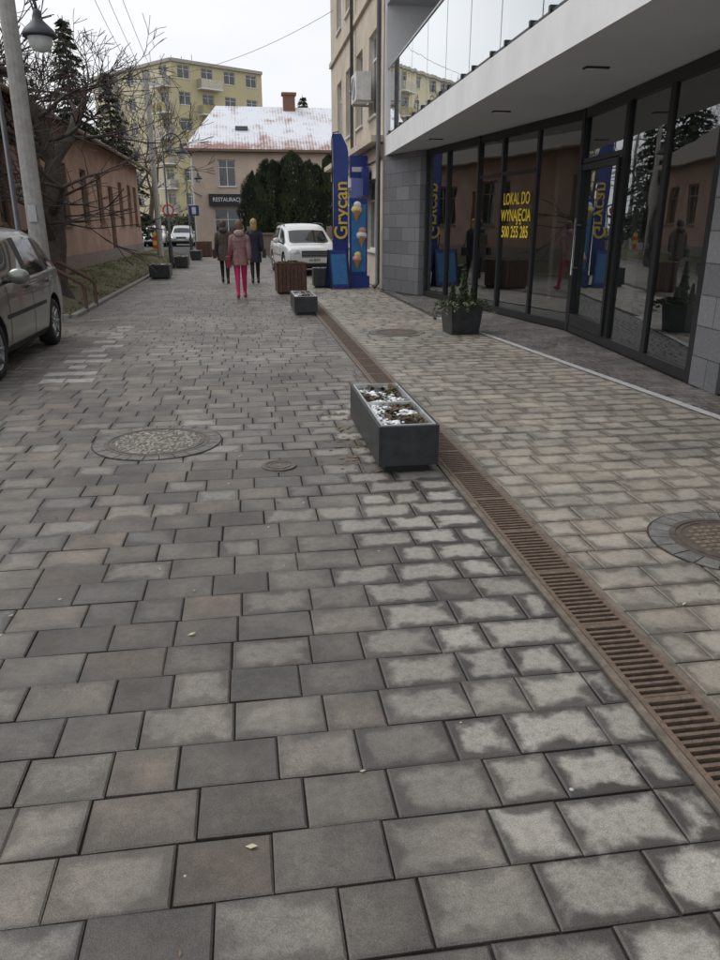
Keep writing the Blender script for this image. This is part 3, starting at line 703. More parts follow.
for i in range(150):
    px=R.uniform(-3,4.2); py=R.uniform(1.1,16); s=R.uniform(.006,.018); a=R.random()*6.28
    if px>KX(py) or 1.2<px<1.55: continue
    d=Vector((math.cos(a)*s,math.sin(a)*s,.004)); b_=Vector((-math.sin(a)*s*.5,math.cos(a)*s*.5,0)); c=Vector((px,py,.006))
    g.quad(c-d,c+b_,c+d,c-b_,R.randrange(2))
for i in range(70):
    px=R.uniform(-2.5,3.6); py=R.uniform(1.2,9); s=R.uniform(.004,.009)
    if px>KX(py) or 1.2<px<1.55: continue
    g.ell((px,py,.001),s,s*R.uniform(.7,1.2),.0025,8,4,2)
for px,py,s in [(R.gauss(.75,.12),R.uniform(4.5,6.6),R.uniform(.01,.035)) for _ in range(160)]:
    if px<.79 or py>6: g.quad((px,py,.005),(px+s,py+s*.3,.006),(px+s*1.1,py+s,.005),(px+s*.2,py+s*.8,.007),0)
g.build('fallen_leaves',lm)

# ------------------------------------------------------------------ trees
def bare_tree(name,x,y,H,r0,seed,depth=6,lean=(0,0),spread=.55,z0=0,first=.28,minr=.006,lat=2):
    rng=random.Random(seed); g=MB()
    def br(p,d,r,L,dep):
        segs=4 if dep>3 else 3; pts=[p];rs=[r]; q=p.copy(); dd=d.copy()
        for i in range(segs):
            dd=(dd+Vector((rng.gauss(0,.15),rng.gauss(0,.15),rng.gauss(0,.08)+.02))).normalized(); q=q+dd*L/segs; pts.append(q.copy()); rs.append(max(minr,r*(1-.42*(i+1)/segs)))
        g.tube(pts,rs,9 if dep>4 else (5 if dep>2 else 3),0 if dep>2 else 1,caps=False)
        if dep<=0: return
        n_=rng.choice((2,3,3)) if dep>1 else 3
        for k in range(n_):
            ax=Vector((rng.gauss(0,1),rng.gauss(0,1),rng.gauss(0,.5))).normalized(); nd=(dd+ax*spread*rng.uniform(.7,1.4)).normalized()
            br(q,nd,max(minr,rs[-1]*rng.uniform(.65,.9)),L*rng.uniform(.62,.88),dep-1)
        if dep>1:
            for k in range(lat):
                t=rng.randint(1,segs-1) if segs>2 else 1; ax=Vector((rng.gauss(0,1),rng.gauss(0,1),rng.gauss(.1,.4))).normalized()
                br(pts[t],(dd*.4+ax).normalized(),max(minr,rs[t]*.45),L*.6,dep-2)
    g.tube([(x,y,z0-.1),(x,y,z0+.15),(x+lean[0]*.1,y,z0+.5)],[r0*1.5,r0*1.15,r0],12,0,caps=False)
    br(Vector((x+lean[0]*.1,y,z0+.5)),Vector((lean[0],lean[1],1)).normalized(),r0,H*first,depth)
    o=g.build(name,[M_bark,M_twig],None,True); return g
bare_tree('bare_tree',-3.9,16.4,9.5,.27,21,6,(.05,0),.72,.2,.22,lat=3)
for (x,y,H,r,s) in ((-9.5,30,13,.22,5),(-6.5,43,10,.2,8),(-7,62,12,.25,9),(-1.5,74,13,.25,12),(3,76,13,.25,15),(-12,70,13,.25,17),(-14,48,12,.2,23),(-20,30,14,.25,29),(6.5,72,12,.25,31),(-6.8,24,11,.2,37)):
    bare_tree('bare_tree',x,y,H,r,s,5,(0,0),.5,0,.26,minr=.014,lat=3 if y<35 else 2)
def spruce(x,y,H,r,seed):
    rng=random.Random(seed); g=MB(); g.tube([(x,y,0),(x,y,H)],[.18,.02],7,2)
    z=1.2; 
    while z<H-.1:
        f=(z-1.2)/(H-1.2); Rr=r*(1-f)**.85+.08
        for k in range(10 if f<.6 else 7):
            a=rng.random()*6.283; L=Rr*rng.uniform(.65,1.15)
            steps=max(3,int(L/.18))
            for i in range(steps):
                t=(i+1)/steps; c=Vector((x+math.cos(a)*L*t,y+math.sin(a)*L*t,z-.35*L*t*t+.12*L*t))
                for q in range(5):
                    s=rng.uniform(.14,.26); d=Vector((math.cos(a)*.8+rng.gauss(0,.5),math.sin(a)*.8+rng.gauss(0,.5),rng.gauss(-.35,.25))).normalized()*s; b=Vector((rng.gauss(0,1),rng.gauss(0,1),rng.gauss(0,.6))).normalized()*s*.38
                    p=c+Vector((rng.gauss(0,.06),rng.gauss(0,.06),rng.gauss(0,.05))); g.quad(p-d*.4,p+b,p+d,p-b,0 if rng.random()<.7 else 1)
        z+=.30
    g.build('spruce_tree',[M_gr[0],M_gr[1],M_bark])
for i,(x,y,H,r) in enumerate(((-8.4,44,11.4,2.3),(-10.4,42,10.0,2.3),(-7.0,47,9.5,2.0),(5.5,70,12,2.8))): spruce(x,y,H,r,40+i)
g=MB()
for i in range(90):
    x=R.uniform(-40,-14); y=R.uniform(60,90); leaves(g,(x,y,1.3),(2,2,1.6),90,.28,[0,1])
for i in range(70):
    leaves(g,(R.uniform(-13,-4),R.uniform(86,92),1.2),(1.2,1,1.5),90,.2,[0,1,2])
g.build('distant_shrubs',[M_gr[0],mat('brown_shrub',(.10,.08,.06),.9),M_gr[2]])

# ------------------------------------------------------------------ poles and lamps
M_lamp=mat('lamp_paint',(.05,.055,.065),.5,.3,.2,10)
def utility_pole(x,y,H,r0=.15,r1=.09):
    e=empty('utility_pole',(x,y,0)); g=MB(); g.tube([(0,0,-.05),(0,0,H)],[r0,r1],12,0); 
    g.beam((-.5,0,H-.5),(.5,0,H-.5),.07,.07,1)
    for k in (-.45,-.15,.15,.45): g.tube([(k,0,H-.47),(k,0,H-.3)],.03,6,1)
    g.box((-.06,-r0-.02,1.6),(.06,-r0+.02,1.85),1)
    g.build('shaft',[M_conc,M_steel],e,False)
utility_pole(-3.28,13.2,9.5); utility_pole(-3.75,36,7.7,.14,.09); utility_pole(-6.6,50,7.0,.14,.09)
def street_lamp(x,y,H=4.75,side=1):
    e=empty('street_lamp',(x,y,0)); g=MB()
    g.lathe((0,0,0),[(.12,0),(.12,.12),(.08,.2),(.085,.8),(.055,.9),(.045,1.0)],14); g.tube([(0,0,1.0),(0,0,H-.1)],[.042,.032],10)
    pts=[]
    for i in range(13):
        a=math.pi*i/12; pts.append((side*(.33-.33*math.cos(a)),0,H-.1+.33*math.sin(a)))
    g.tube(pts,.022,8); hx=side*.66; z=H-.1
    sp=[(side*(.12+.1*math.cos(t*.5)*(1-t/14)),0,H+.02+.1*math.sin(t*.5)*(1-t/14)) for t in range(12)]; g.tube(sp,.01,5)
    g.lathe((hx,0,z),[(.02,.02),(.05,0),(.06,-.06),(.07,-.12),(.20,-.24),(.235,-.30),(.235,-.33),(.0,-.33)],16)
    g.build('post_and_hood',[M_lamp],e,True)
    q=MB(); q.lathe((hx,0,z),[(.17,-.335),(.16,-.42),(.11,-.5),(.001,-.53)],16); q.build('diffuser',[mat('frosted_glass',(.6,.62,.62),.3)],e,True)
street_lamp(-3.38,12.5,4.5); street_lamp(-2.75,30,4.45); street_lamp(-3.1,47,4.5)
g=MB()
def wire(a,b,sag,r=.008):
    a=Vector(a);b=Vector(b); pts=[]
    for i in range(17):
        t=i/16; p=a.lerp(b,t); p.z-=sag*4*t*(1-t); pts.append(p)
    g.tube(pts,r,4)
for k in (-.4,0,.4): wire((-3.28+k,13.2,9.2),(-3.75+k,36,7.4),.5); wire((-3.75+k,36,7.4),(-6.6+k,50,6.7),.3,.012)
wire((-3.75,36,7.4),(3.4,29,8.5),.4); 
g.build('overhead_wires',[M_black])
e=empty('pipe_barrier',(-3.0,14.9,0)); g=MB()
for k in range(2):
    y=k*1.0; g.tube([(0,y,0),(0,y,.45),(-.05,y,.52),(-.62,y+.0,.86),(-.7,y,.86),(-.74,y,.78),(-.74,y,.1)],.034,8)
g.build('pipes',[mat('brown_pipe',(.09,.05,.04),.6,.3)],e,True)
def sign(x,y,H,kind):
    e=empty('traffic_sign',(x,y,0)); g=MB(); g.tube([(0,0,0),(0,0,H)],.03,8,0)
    if kind=='blue': g.box((-.3,-.05,H-.6),(.3,-.03,H),1); g.box((-.12,-.055,H-.5),(.12,-.05,H-.1),2)
    else:
        r_=g.ring((0,-.05,H-.3),(0,1,0),.3,24); g.cap(r_,3); r_=g.ring((0,-.055,H-.3),(0,1,0),.22,24); g.cap(r_,2)
    g.build('sign',[M_steel,M_blue,M_wht,mat('sign_red',(.6,.03,.03),.5),M_yel],e)
sign(-2.95,49.5,2.7,'blue'); sign(-3.9,43,2.6,'round')
g=MB()
for k in range(5): g.box((-4.6,40.8,.2+k*.2),(-4.35,40.85,.4+k*.2),k%2)
g.tube([(-4.47,40.9,0),(-4.47,40.9,1.3)],.03,6,2); g.build('hazard_marker',[M_yel,mat('hz_red',(.55,.05,.04),.5),M_steel])

# ------------------------------------------------------------------ cars
def carpaint(name,c,metal=.4,rough=.3): return mat(name,c,rough,metal,.05,3,spec=.5,coat=.6)
M_tire=mat('tyre',(.022,.022,.023),.85,0,.2,20); M_rim=mat('alloy',(.42,.43,.44),.35,.8,.1,10); M_cgl=mat('car_glass',(.016,.02,.022),.03,0,.2,1,spec=.6)
M_plast=mat('black_plastic',(.025,.025,.026),.6); M_hl=mat('headlight',(.5,.52,.54),.08,.3,.3,20,spec=1); M_tl=mat('tail_light',(.28,.012,.012),.15,0,.2,10,spec=.9); M_plate=mat('licence_plate',(.72,.72,.70),.4)
def wheel(mb,x,y,r,side):
    c=(x,y,r)
    mb.lathe(c,[(r*.62,-.10*side),(r*.93,-.10*side),(r,-.06*side),(r,.06*side),(r*.94,.095*side),(r*.68,.10*side),(r*.66,.085*side)],28,'x',0)
    mb.lathe(c,[(r*.68,.09*side),(r*.64,.088*side),(r*.60,.03*side),(.02,.02*side)],28,'x',1,mis=[1,1,2])
    for k in range(7):
        a=2*math.pi*k/7; p=Vector((x+.06*side,y+math.cos(a)*.04,r+math.sin(a)*.04)); q=Vector((x+.078*side,y+math.cos(a)*r*.62,r+math.sin(a)*r*.62)); mb.beam(p,q,.045,.03,1) if abs(math.sin(a))<.95 else mb.beam(p,q,.03,.045,1)
    mb.lathe(c,[(.06,.03*side),(.055,.085*side),(.001,.088*side)],16,'x',1)
def car(name,loc,rot,paint,st,wy,wr,Lh,plate='KR 8JX72',style='mpv'):
    e=empty(name,loc,rot)
    g=MB(); rows=[]
    for s in st:
        y,zb,zl,zr,hw,hr=s
        cab=zr-zl>.15
        zbm=zb+(zl-zb)*.45
        pts=[(0,zb),(hw*.86,zb),(hw*.975,zb+.07),(hw,zbm),(hw*.985,zl-.06),(hw*.955,zl+.0)]
        if cab: pts+=[(hr+.05,zr-.10),(hr-.04,zr-.025),(hr*.5,zr),(0,zr+.008)]
        else: pts+=[(hw*.90,zl+.02),(hw*.80,zr),(hw*.4,zr+.02),(0,zr+.025)]
        row=[]
        full=[(p[0],p[1]) for p in pts]+[(-p[0],p[1]) for p in pts[-2:0:-1]]
        for p in full: row.append(len(g.v)); g.v.append((p[0],y,p[1]))
        rows.append((row,cab,y))
    n_=18
    for i in range(len(rows)-1):
        A,ca,ya=rows[i];B,cb,yb=rows[i+1]
        for k in range(n_):
            mi=0; kk=k if k<9 else 17-k
            if kk==0: mi=2
            if kk==1: mi=2
            if kk==2 and style=='suv' and ya<.1: mi=2
            pillar=(yb-ya)<.13
            if kk==5 and (ca or cb) and not pillar:
                mi=1
                if ca!=cb and ya>2: mi=0
            if kk==5 and pillar and ca and cb: mi=2
            if kk in (7,8) and (ca!=cb): mi=1
            g.f.append((A[k],A[(k+1)%n_],B[(k+1)%n_],B[k])); g.m.append(mi)
    g.cap(rows[0][0],0); g.cap(rows[-1][0],0)
    body=g.build('body',[paint,M_cgl,M_plast],e,True)
    me=body.data
    cr=me.attributes.new('crease_edge','FLOAT','EDGE')
    pos={};rw={}
    for ri,(row,_,_) in enumerate(rows):
        for k,vi in enumerate(row): pos[vi]=k; rw[vi]=ri
    cowl=[i for i in range(len(rows)-1) if rows[i+1][1] and not rows[i][1]]
    for ed in me.edges:
        a,b=ed.vertices; ka,kb=pos[a],pos[b]
        if ka==kb and ka in (5,13): cr.data[ed.index].value=.55
        if ka==kb and ka in (6,12): cr.data[ed.index].value=.3
        if ka==kb and ka in (1,17): cr.data[ed.index].value=.5
        if rw[a]==rw[b] and rw[a] in cowl and 7<=ka<=11 and 7<=kb<=11: cr.data[ed.index].value=.7
    ss=body.modifiers.new('s','SUBSURF'); ss.levels=3; ss.render_levels=3
    cutters=[]
    for y in wy:
        for sd in (1,-1):
            c=MB(); R0=c.ring((sd*.52,y,wr+.02),(1,0,0),wr+.055,32); R1=c.ring((sd*1.2,y,wr+.02),(1,0,0),wr+.055,32); c.bridge(R0,R1); c.cap(R0[::-1]); c.cap(R1)
            co=c.build('cut',[M_plast],e); cutters.append(co)
            bm_=body.modifiers.new('b','BOOLEAN'); bm_.object=co; bm_.operation='DIFFERENCE'; bm_.solver='EXACT'
            try: bm_.material_mode='TRANSFER'
            except Exception: pass
    bpy.context.view_layer.update()
    import bmesh
    for o_ in [body]+cutters:
        b_=bmesh.new(); b_.from_mesh(o_.data); bmesh.ops.recalc_face_normals(b_,faces=b_.faces); b_.to_mesh(o_.data); b_.free()
    dg=bpy.context.evaluated_depsgraph_get(); dg.update(); nm=bpy.data.meshes.new_from_object(body.evaluated_get(dg)); body.modifiers.clear(); body.data=nm
    for c in cutters: bpy.data.objects.remove(c)
    vs=[v.co.copy() for v in nm.vertices]; bvh=BVHTree.FromPolygons(vs,[tuple(p.vertices) for p in nm.polygons])
    d=MB()
    def proj(ax,a,b,off=.004):
        if ax in('R','L'):
            s=1 if ax=='R' else -1; o=Vector((3*s,a,b)); dr=Vector((-s,0,0))
        elif ax=='F': o=Vector((a,-3,b)); dr=Vector((0,1,0))
        else: o=Vector((a,8,b)); dr=Vector((0,-1,0))
        h=bvh.ray_cast(o,dr)
        if h[0] is None: return None
        return h[0]-dr*off
    def ribbon(ax,pts,w,mi,off=.003):
        P=[]
        for i in range(len(pts)-1):
            a=Vector(pts[i]);b=Vector(pts[i+1]); n2=max(1,int((b-a).length/.05))
            for k in range(n2): P.append((a.lerp(b,k/n2),(b-a).normalized()))
        P.append((Vector(pts[-1]),P[-1][1])); last=None
        for p,t in P:
            nn=Vector((-t.y,t.x)); q0=p+nn*w/2;q1=p-nn*w/2; A=proj(ax,q0.x,q0.y,off);B=proj(ax,q1.x,q1.y,off)
            if A is None or B is None: last=None; continue
            if last and (last[0]-A).length<.2: d.quad(last[0],last[1],B,A,mi)
            last=(A,B)
    def patch(ax,a0,a1,b0,b1,mi,n=8,off=.006,skew=0):
        G=[[proj(ax,a0+(a1-a0)*i/n+skew*(j/n),b0+(b1-b0)*j/n,off) for j in range(n+1)] for i in range(n+1)]
        for i in range(n):
            for j in range(n):
                q=[G[i][j],G[i+1][j],G[i+1][j+1],G[i][j+1]]
                if all(v is not None for v in q) and max((q[0]-q[2]).length,(q[1]-q[3]).length)<.25: d.quad(*q,mi)
    W=max(s[4] for s in st); suv_=style=='suv'
    for ax in ('R','L'):
        for y0 in Lh['seams']: ribbon(ax,[(y0[0],y0[1]),(y0[2],y0[3])],.012,0)
        ribbon(ax,[(wy[0]+wr+.12,.60),(wy[1]-wr-.12,.62)],.045,3)
        for hy in Lh['handles']: ribbon(ax,[(hy,.86),(hy+.18,.87)],.03,3,.02)
        ribbon(ax,[(wy[0]+wr+.06,.26),(wy[1]-wr-.06,.26)],.06,0)
    for s_ in (1,-1):
        a,b=(.46,.80) if suv_ else (.42,.74); z0,z1=Lh['hl']
        patch('F',s_*a,s_*b,z0,z1,1,skew=s_*.04)
        patch('F',s_*.50,s_*.68,.34,.44,0); patch('F',s_*.55,s_*.63,.36,.42,1,4,.01)
        a0,a1=W-.17,W-.03; patch('B',s_*a0,s_*a1,*Lh['tl'],2,off=.008)
        patch('R' if s_>0 else 'L',st[-1][0]-.26,st[-1][0]-.10,*Lh['tl'],2,off=.006)
    gw=.42 if suv_ else .38
    patch('F',-gw,gw,Lh['gr'][0],Lh['gr'][1],0,12); patch('F',-.55,.55,.26,.40,0,12)
    for k in range(3): ribbon('F',[(-gw+.02,Lh['gr'][0]+.03+k*.05),(gw-.02,Lh['gr'][0]+.03+k*.05)],.010,3,.014)
    patch('F',-.26,.26,.44,.55,4,off=.02); patch('B',-.26,.26,.62,.73,4,off=.02)
    d.build('trim',[M_plast,M_hl,M_tl,M_rim if suv_ else M_plast,M_plate],e)
    w=MB()
    for y in wy:
        for sd in (1,-1): wheel(w,sd*(W-.125),y,wr,sd)
    w.build('wheels',[M_tire,M_rim,M_plast],e,True)
    mm=MB()
    for sd in (1,-1):
        y,z=Lh['mir']
        mm.ell((sd*(W+.10),y,z),.12,.07,.085,14,10,0); mm.ell((sd*(W+.10),y+.035,z),.10,.05,.07,12,8,1); mm.beam((sd*(W-.05),y,z-.06),(sd*(W+.06),y,z-.04),.05,.04,1)
        if suv_: mm.tube([(sd*.66,1.85,1.53),(sd*.66,2.0,1.60),(sd*.66,3.4,1.62),(sd*.65,3.7,1.55)],.018,8,1)
    mm.build('mirrors_and_rails',[paint,M_plast],e,True)
    if plate:
        q=proj('F',0,.495,.03)
        t=text('plate_text',plate,.09,(0,0,0),(1,0,0),(0,0,1),M_black,None); t.matrix_world=Matrix(((1,0,0,0),(0,0,-1,q.y-.001),(0,1,0,.495),(0,0,0,1))); t.parent=e
    return e
mpv=[(0.0,.34,.56,.60,.66,0),(.05,.24,.62,.66,.74,0),(.25,.19,.74,.78,.81,0),(.60,.18,.84,.88,.85,0),(.95,.18,.91,.96,.865,0),
 (1.55,.18,.95,1.40,.87,.60),(1.85,.18,.955,1.50,.875,.62),(2.28,.18,.96,1.545,.875,.63),(2.36,.18,.96,1.55,.875,.63),(2.85,.18,.97,1.55,.875,.625),(3.20,.18,.985,1.53,.87,.615),(3.28,.18,.985,1.525,.87,.612),(3.72,.19,1.0,1.46,.86,.585),(3.84,.2,1.0,1.42,.85,.57),(4.12,.24,.96,1.02,.81,0),(4.20,.30,.85,.90,.77,0),(4.22,.38,.75,.80,.72,0)]
Lh=dict(seams=[(1.32,.3,1.38,.92),(2.32,.25,2.32,.94),(3.12,.55,3.26,.96),(1.38,.25,3.0,.25)],handles=(2.02,2.98),hl=(.62,.76),tl=(.80,1.12),gr=(.58,.70),mir=(1.45,1.02))
pc=carpaint('grey_green_metallic',(.22,.225,.20),.5,.32)
car('parked_car',(-3.44,7.42,0),0,pc,mpv,(.82,3.36),.31,Lh,'KR 4T829')
suv=[(0.0,.38,.60,.66,.74,0),(.04,.28,.74,.79,.82,0),(.15,.22,.83,.87,.865,0),(.45,.22,.89,.93,.885,0),(.85,.22,.94,.965,.895,0),
 (1.60,.22,.98,1.46,.90,.645),(1.90,.22,.985,1.56,.90,.66),(2.38,.22,.99,1.61,.90,.665),(2.46,.22,.99,1.61,.90,.665),(3.2,.22,1.0,1.60,.895,.655),(3.28,.22,1.0,1.60,.895,.655),(3.8,.24,1.02,1.54,.88,.62),(3.95,.25,1.02,1.50,.87,.60),(4.2,.28,.98,1.04,.84,0),(4.28,.36,.85,.9,.79,0)]
Lh2=dict(seams=[(1.4,.3,1.46,.95),(2.42,.28,2.42,.97),(3.2,.6,3.3,.97)],handles=(2.12,3.05),hl=(.68,.82),tl=(.85,1.10),gr=(.58,.78),mir=(1.5,1.07))
wc=carpaint('white_paint',(.70,.71,.72),0,.3)
car('parked_suv',(2.22,24.6,0),rad(6),wc,suv,(.85,3.42),.34,Lh2,'KR 8JX72','suv')
car('parked_car',(-4.75,61,0),0,carpaint('silver_paint',(.5,.51,.53),.4),mpv,(.82,3.36),.31,Lh,None)
car('parked_car',(-6.7,60,0),0,wc,mpv,(.82,3.36),.31,Lh,None)
car('parked_car',(-9.5,52,0),rad(80),carpaint('dark_paint',(.04,.05,.07),.3),mpv,(.82,3.36),.31,Lh,None)

# ------------------------------------------------------------------ people
M_skin=mat('skin',(.48,.29,.21),.6)
def woman(x,y,H,coatc,legc,shoec,hairc,hem,step=.16,puff=False,hood=None,longhair=False,bag=None,rot=0,coat2=None):
    e=empty('walking_woman',(x,y,0),rot)
    k=H
    sk=[];ed=[];rd=[];shoes=[]
    def V(p,r): sk.append(Vector(p)); rd.append(r); return len(sk)-1
    def E(a,b): ed.append((a,b))
    pel=V((0,0,.53*k),.08*k); sp=V((0,0,.62*k),.07*k); ch=V((0,0,.74*k),.07*k); nb=V((0,0,.825*k),.035*k); nk=V((0,.0,.865*k),.03*k); hd=V((0,.01,.905*k),.045*k)
    E(pel,sp);E(sp,ch);E(ch,nb);E(nb,nk);E(nk,hd)
    for s,ph in ((1,1),(-1,-1)):
        yk=ph*step*.45+.03; ya=ph*step
        lift=.03 if ph<0 else 0
        hp=V((s*.05*k,0,.50*k),.058*k); kn=V((s*.045*k,yk,.285*k+lift),.038*k); cf=V((s*.045*k,(yk+ya)/2-.015,.2*k+lift),.035*k); an=V((s*.043*k,ya-(.04 if ph<0 else 0),.055*k+lift),.024*k); to=V((s*.048*k,ya+.10,.022*k+lift*.2),.018*k)
        E(pel,hp);E(hp,kn);E(kn,cf);E(cf,an);E(an,to)
        shoes.append((s*.045*k,ya+(.03 if ph>0 else .0),ph))
        sh=V((s*.088*k,0,.79*k),.028*k); el=V((s*.115*k,-ph*.05-.03,.635*k),.022*k); wr=V((s*.12*k,-ph*.10+.03,.50*k),.015*k); pm=V((s*.12*k,-ph*.12+.04,.465*k),.02*k)
        E(ch,sh);E(sh,el);E(el,wr);E(wr,pm)
        for q in range(4):
            Lq=(.07,.08,.075,.055)[q]; yy=-ph*.12+.04+(q-1.5)*.019; f1=V((s*.12*k,yy+.0,.465*k-.045),.008); f2=V((s*.115*k,yy+.005,.465*k-.045-Lq*.55),.0075); f3=V((s*.107*k,yy+.012,.465*k-.045-Lq),.006); E(pm,f1);E(f1,f2);E(f2,f3)
        t1=V((s*.11*k,-ph*.12+.085,.46*k-.01),.009); t2=V((s*.105*k,-ph*.12+.1,.46*k-.05),.007); E(pm,t1);E(t1,t2)
    me=bpy.data.meshes.new('body'); me.from_pydata([tuple(v) for v in sk],ed,[]); o=bpy.data.objects.new('body',me); COL.objects.link(o); o.parent=e
    mo=o.modifiers.new('skin','SKIN')
    if not me.skin_vertices:
        bpy.ops.object.select_all(action='DESELECT'); o.select_set(True); bpy.context.view_layer.objects.active=o
        bpy.ops.mesh.customdata_skin_add()
    sv=me.skin_vertices[0].data
    for i,r in enumerate(rd): sv[i].radius=(r,r)
    sv[0].use_root=True
    sb=o.modifiers.new('sub','SUBSURF'); sb.levels=1; sb.render_levels=1; mo.use_smooth_shade=True
    dg=bpy.context.evaluated_depsgraph_get(); dg.update(); nm=bpy.data.meshes.new_from_object(o.evaluated_get(dg)); o.modifiers.clear(); o.data=nm
    M_c=mat('coat',coatc,.75,0,.2,14,.3,40,c2=coat2)
    nm.materials.clear(); M_leg=mat('trousers',legc,.8,0,.15,15); M_sh=mat('shoes',shoec,.6)
    nm.materials.append(M_skin); nm.materials.append(M_leg); nm.materials.append(M_sh); nm.materials.append(M_c)
    for p in nm.polygons:
        c=p.center
        p.material_index= 2 if c.z<.06*k else (1 if c.z<.58*k and abs(c.x)<.095*k else (0 if (c.z<.51*k or c.z>.84*k) else 3)); p.use_smooth=True
    g=MB()
    for (sx_,sy_,ph) in shoes:
        zc=.04 if ph>0 else .055
        def sf(q,d,ph=ph):
            if ph>0: q.z=max(q.z,-.038)
            q.x*=1-.25*abs(d.y); 
            if d.y>0: q.z*= (1-.35*d.y)
            if ph<0: q.z-=q.y*.28
            return q
        g.ell((sx_,sy_+.02,zc),.045,.13,.045,14,10,0,sf)
        g.tube([(sx_,sy_-.05,zc),(sx_,sy_-.045,zc+.10)],[.042,.04],10)
    g.build('shoes',[M_sh],e,True)
    g=MB(); rings=[]; n_=24; zt=.845*k; zh=hem*k; N=34
    for i in range(N+1):
        f=i/N; z=zt+(zh-zt)*f; hf=(zt-z)/k
        if hf<.03: rx=.045*k+hf/.03*.022*k; ry=.045*k
        elif hf<.08: rx=.067*k+(hf-.03)/.05*.040*k; ry=.05*k+(hf-.03)/.05*.02*k
        elif hf<.24: rx=.107*k-(hf-.08)/.16*.02*k; ry=.072*k
        else: rx=.087*k+min(1,(hf-.24)/.2)*.022*k; ry=.072*k+min(1,(hf-.24)/.2)*.015*k
        if puff: q=1+.055*abs(math.sin(f*math.pi*10)); rx*=q;ry*=q
        row=[]
        for t in range(n_):
            a=2*math.pi*t/n_; w=1+.05*noise.noise(Vector((math.cos(a)*2,math.sin(a)*2,z*4+x)))*(.5+f)
            ca,sa=math.cos(a),math.sin(a); row.append(len(g.v)); g.v.append((math.copysign(abs(ca)**.85,ca)*rx*w,math.copysign(abs(sa)**.85,sa)*ry*w,z))
        if rings: g.bridge(rings[-1],row)
        rings.append(row)
    for s,ph in ((1,1),(-1,-1)):
        P=[Vector((s*.06*k,0,.80*k)),Vector((s*.096*k,0,.782*k)),Vector((s*.108*k,-.01,.72*k)),Vector((s*.117*k,-ph*.05-.03,.635*k)),Vector((s*.121*k,-ph*.08,.57*k)),Vector((s*.121*k,-ph*.10+.03,.505*k))]
        rs=[.03*k,.041*k,.038*k,.035*k,.032*k,.027*k]
        if puff: 
            P2=[];r2=[]
            for i in range(len(P)-1):
                for q in range(3): t=q/3; P2.append(P[i].lerp(P[i+1],t)); r2.append((rs[i]*(1-t)+rs[i+1]*t)*(1.08 if q==1 else 1.0))
            P=P2+[P[-1]]; rs=r2+[rs[-1]]
        g.tube(P,rs,12)
    g.build('coat',[M_c],e,True)
    if hood:
        h=MB(); h.ell((0,-.055*k,.84*k),.07*k,.045*k,.045*k,16,10,0); h.build('hood',[mat('hood',hood,.9,0,.2,30,.5,50)],e,True)
    g=MB()
    def hf(q,d):
        if d.y>0.6 and abs(d.x)<.25 and -.25<d.z<.12: q.y+=.022*(1-abs(d.x)/.25)
        if d.z<-.3: q.x*=.86; 
        return q
    hc=Vector((0,.012,.932*k)); g.ell(hc,.047*k,.056*k,.067*k,20,14,0,hf)
    for s in (1,-1): g.ell(hc+Vector((s*.047*k,0,-.003*k)),.006*k,.014*k,.02*k,8,6,0); g.ell(hc+Vector((s*.018*k,.052*k,.004*k)),.008*k,.004*k,.004*k,8,6,1)
    g.ell(hc+Vector((0,.052*k,-.03*k)),.014*k,.004*k,.004*k,8,6,2)
    g.build('head',[M_skin,M_black,mat('lips',(.4,.12,.1),.5)],e,True)
    g=MB()
    def hfn(q,d):
        s=1+.10*noise.noise(d*4+Vector((x,0,0)))
        if d.y>.45 and d.z<.45: s*=.80
        return q*s
    g.ell(hc+Vector((0,-.008*k,.006*k)),.053*k,.062*k,.068*k,24,16,0,hfn)
    if longhair: g.ell(hc+Vector((0,-.04*k,-.055*k)),.052*k,.03*k,.075*k,16,10,0,hfn)
    else: g.ell(hc+Vector((0,-.045*k,-.02*k)),.04*k,.028*k,.045*k,14,10,0,hfn)
    g.build('hair',[mat('hair',hairc,.6,0,.3,40,.4,150)],e,True)
    if bag:
        g=MB(); s=bag[1]; bx=s*.155*k; g.box((bx-.05,-.14,.40*k),(bx+.05,.16,.40*k+.24)); g.tube([(bx,-.1,.55*k),(bx*.75,-.04,.70*k),(s*.09*k,0,.845*k),(bx*.75,.05,.7*k),(bx,.12,.55*k)],.010,6)
        g.build('handbag',[mat('bag',bag[0],.6)],e,bevel=.02)
    return e
woman(-.10,17.3,1.65,(.34,.20,.18),(.55,.025,.13),(.45,.02,.10),(.16,.085,.05),.43,.17,True,(.42,.30,.26),False,((.25,.02,.04),-1),coat2=(.22,.12,.12))
woman(.28,21.8,1.72,(.022,.026,.045),(.02,.02,.022),(.02,.02,.02),(.46,.32,.15),.33,.15,False,None,True,((.03,.03,.04),1))
woman(-.56,22.0,1.69,(.13,.105,.085),(.02,.02,.022),(.025,.02,.02),(.09,.06,.045),.36,-.15,True,(.10,.085,.07),False,((.05,.035,.03),-1),coat2=(.09,.07,.055))

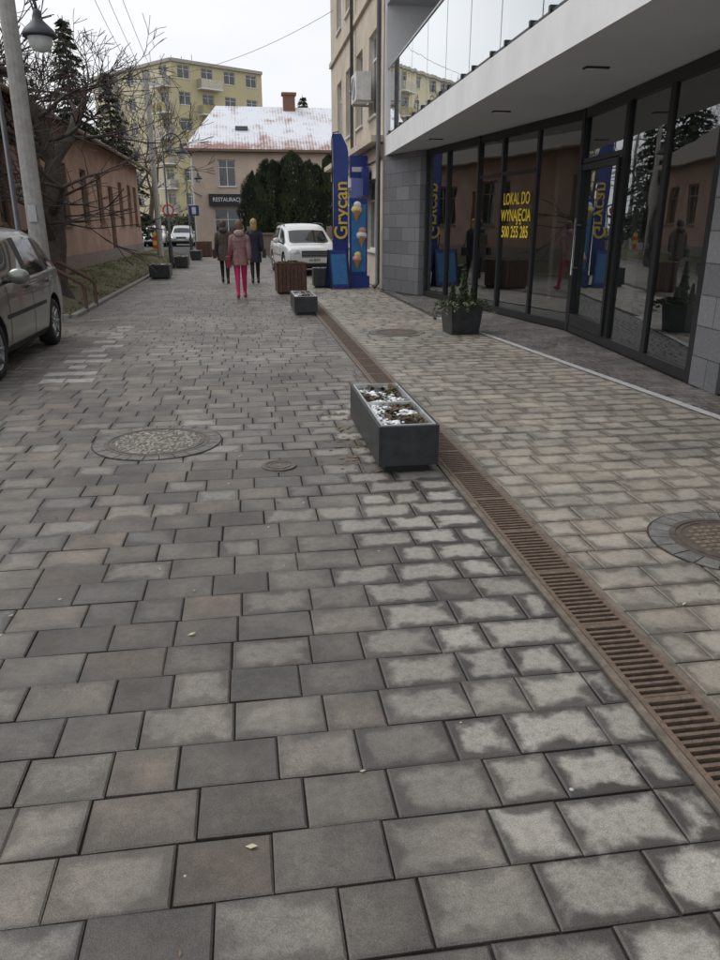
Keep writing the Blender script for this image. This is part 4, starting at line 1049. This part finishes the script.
# ------------------------------------------------------------------ light, sky, camera
w=bpy.data.worlds.new('World'); S.world=w; w.use_nodes=True; n=w.node_tree.nodes; l=w.node_tree.links
bg=n['Background']; sky=n.new('ShaderNodeTexSky'); sky.sky_type='NISHITA'; sky.sun_disc=False; sky.sun_elevation=rad(52); sky.sun_rotation=rad(-60); sky.dust_density=3
hsn=n.new('ShaderNodeHueSaturation'); hsn.inputs['Saturation'].default_value=.25; l.new(sky.outputs[0],hsn.inputs['Color'])
tc=n.new('ShaderNodeTexCoord'); nz=n.new('ShaderNodeTexNoise'); nz.inputs['Scale'].default_value=2.2; nz.inputs['Detail'].default_value=4
mp=n.new('ShaderNodeMapping'); mp.inputs['Scale'].default_value=(1,1,3); l.new(tc.outputs['Generated'],mp.inputs[0]); l.new(mp.outputs[0],nz.inputs['Vector'])
cr=n.new('ShaderNodeValToRGB'); cr.color_ramp.elements[0].position=.3; cr.color_ramp.elements[0].color=(.76,.79,.84,1); cr.color_ramp.elements[1].position=.7; cr.color_ramp.elements[1].color=(.90,.91,.93,1)
l.new(nz.outputs['Fac'],cr.inputs[0])
sc=n.new('ShaderNodeVectorMath'); sc.operation='SCALE'; sc.inputs['Scale'].default_value=9.6; l.new(cr.outputs[0],sc.inputs[0])
mx=n.new('ShaderNodeMix'); mx.data_type='RGBA'; mx.inputs[0].default_value=.88; l.new(hsn.outputs[0],mx.inputs[6]); l.new(sc.outputs[0],mx.inputs[7]); l.new(mx.outputs[2],bg.inputs['Color']); bg.inputs['Strength'].default_value=.122
sl=bpy.data.lights.new('sun','SUN'); sl.energy=1.4; sl.angle=rad(35); sl.color=(1,.97,.92); so=bpy.data.objects.new('sun',sl); COL.objects.link(so)
az=rad(-60); el=rad(52); d=Vector((math.sin(az)*math.cos(el),math.cos(az)*math.cos(el),math.sin(el))); so.rotation_euler=d.to_track_quat('Z','Y').to_euler()
cd=bpy.data.cameras.new('camera'); cd.sensor_fit='VERTICAL'; cd.sensor_height=36; cd.lens=27.75; cd.clip_end=2000; cd.clip_start=.05
co=bpy.data.objects.new('camera',cd); COL.objects.link(co); co.location=(0,0,1.55); co.rotation_euler=(rad(90-19),0,rad(-8.5)); S.camera=co
S.view_settings.view_transform='Standard'; S.view_settings.look='None'; S.view_settings.exposure=0
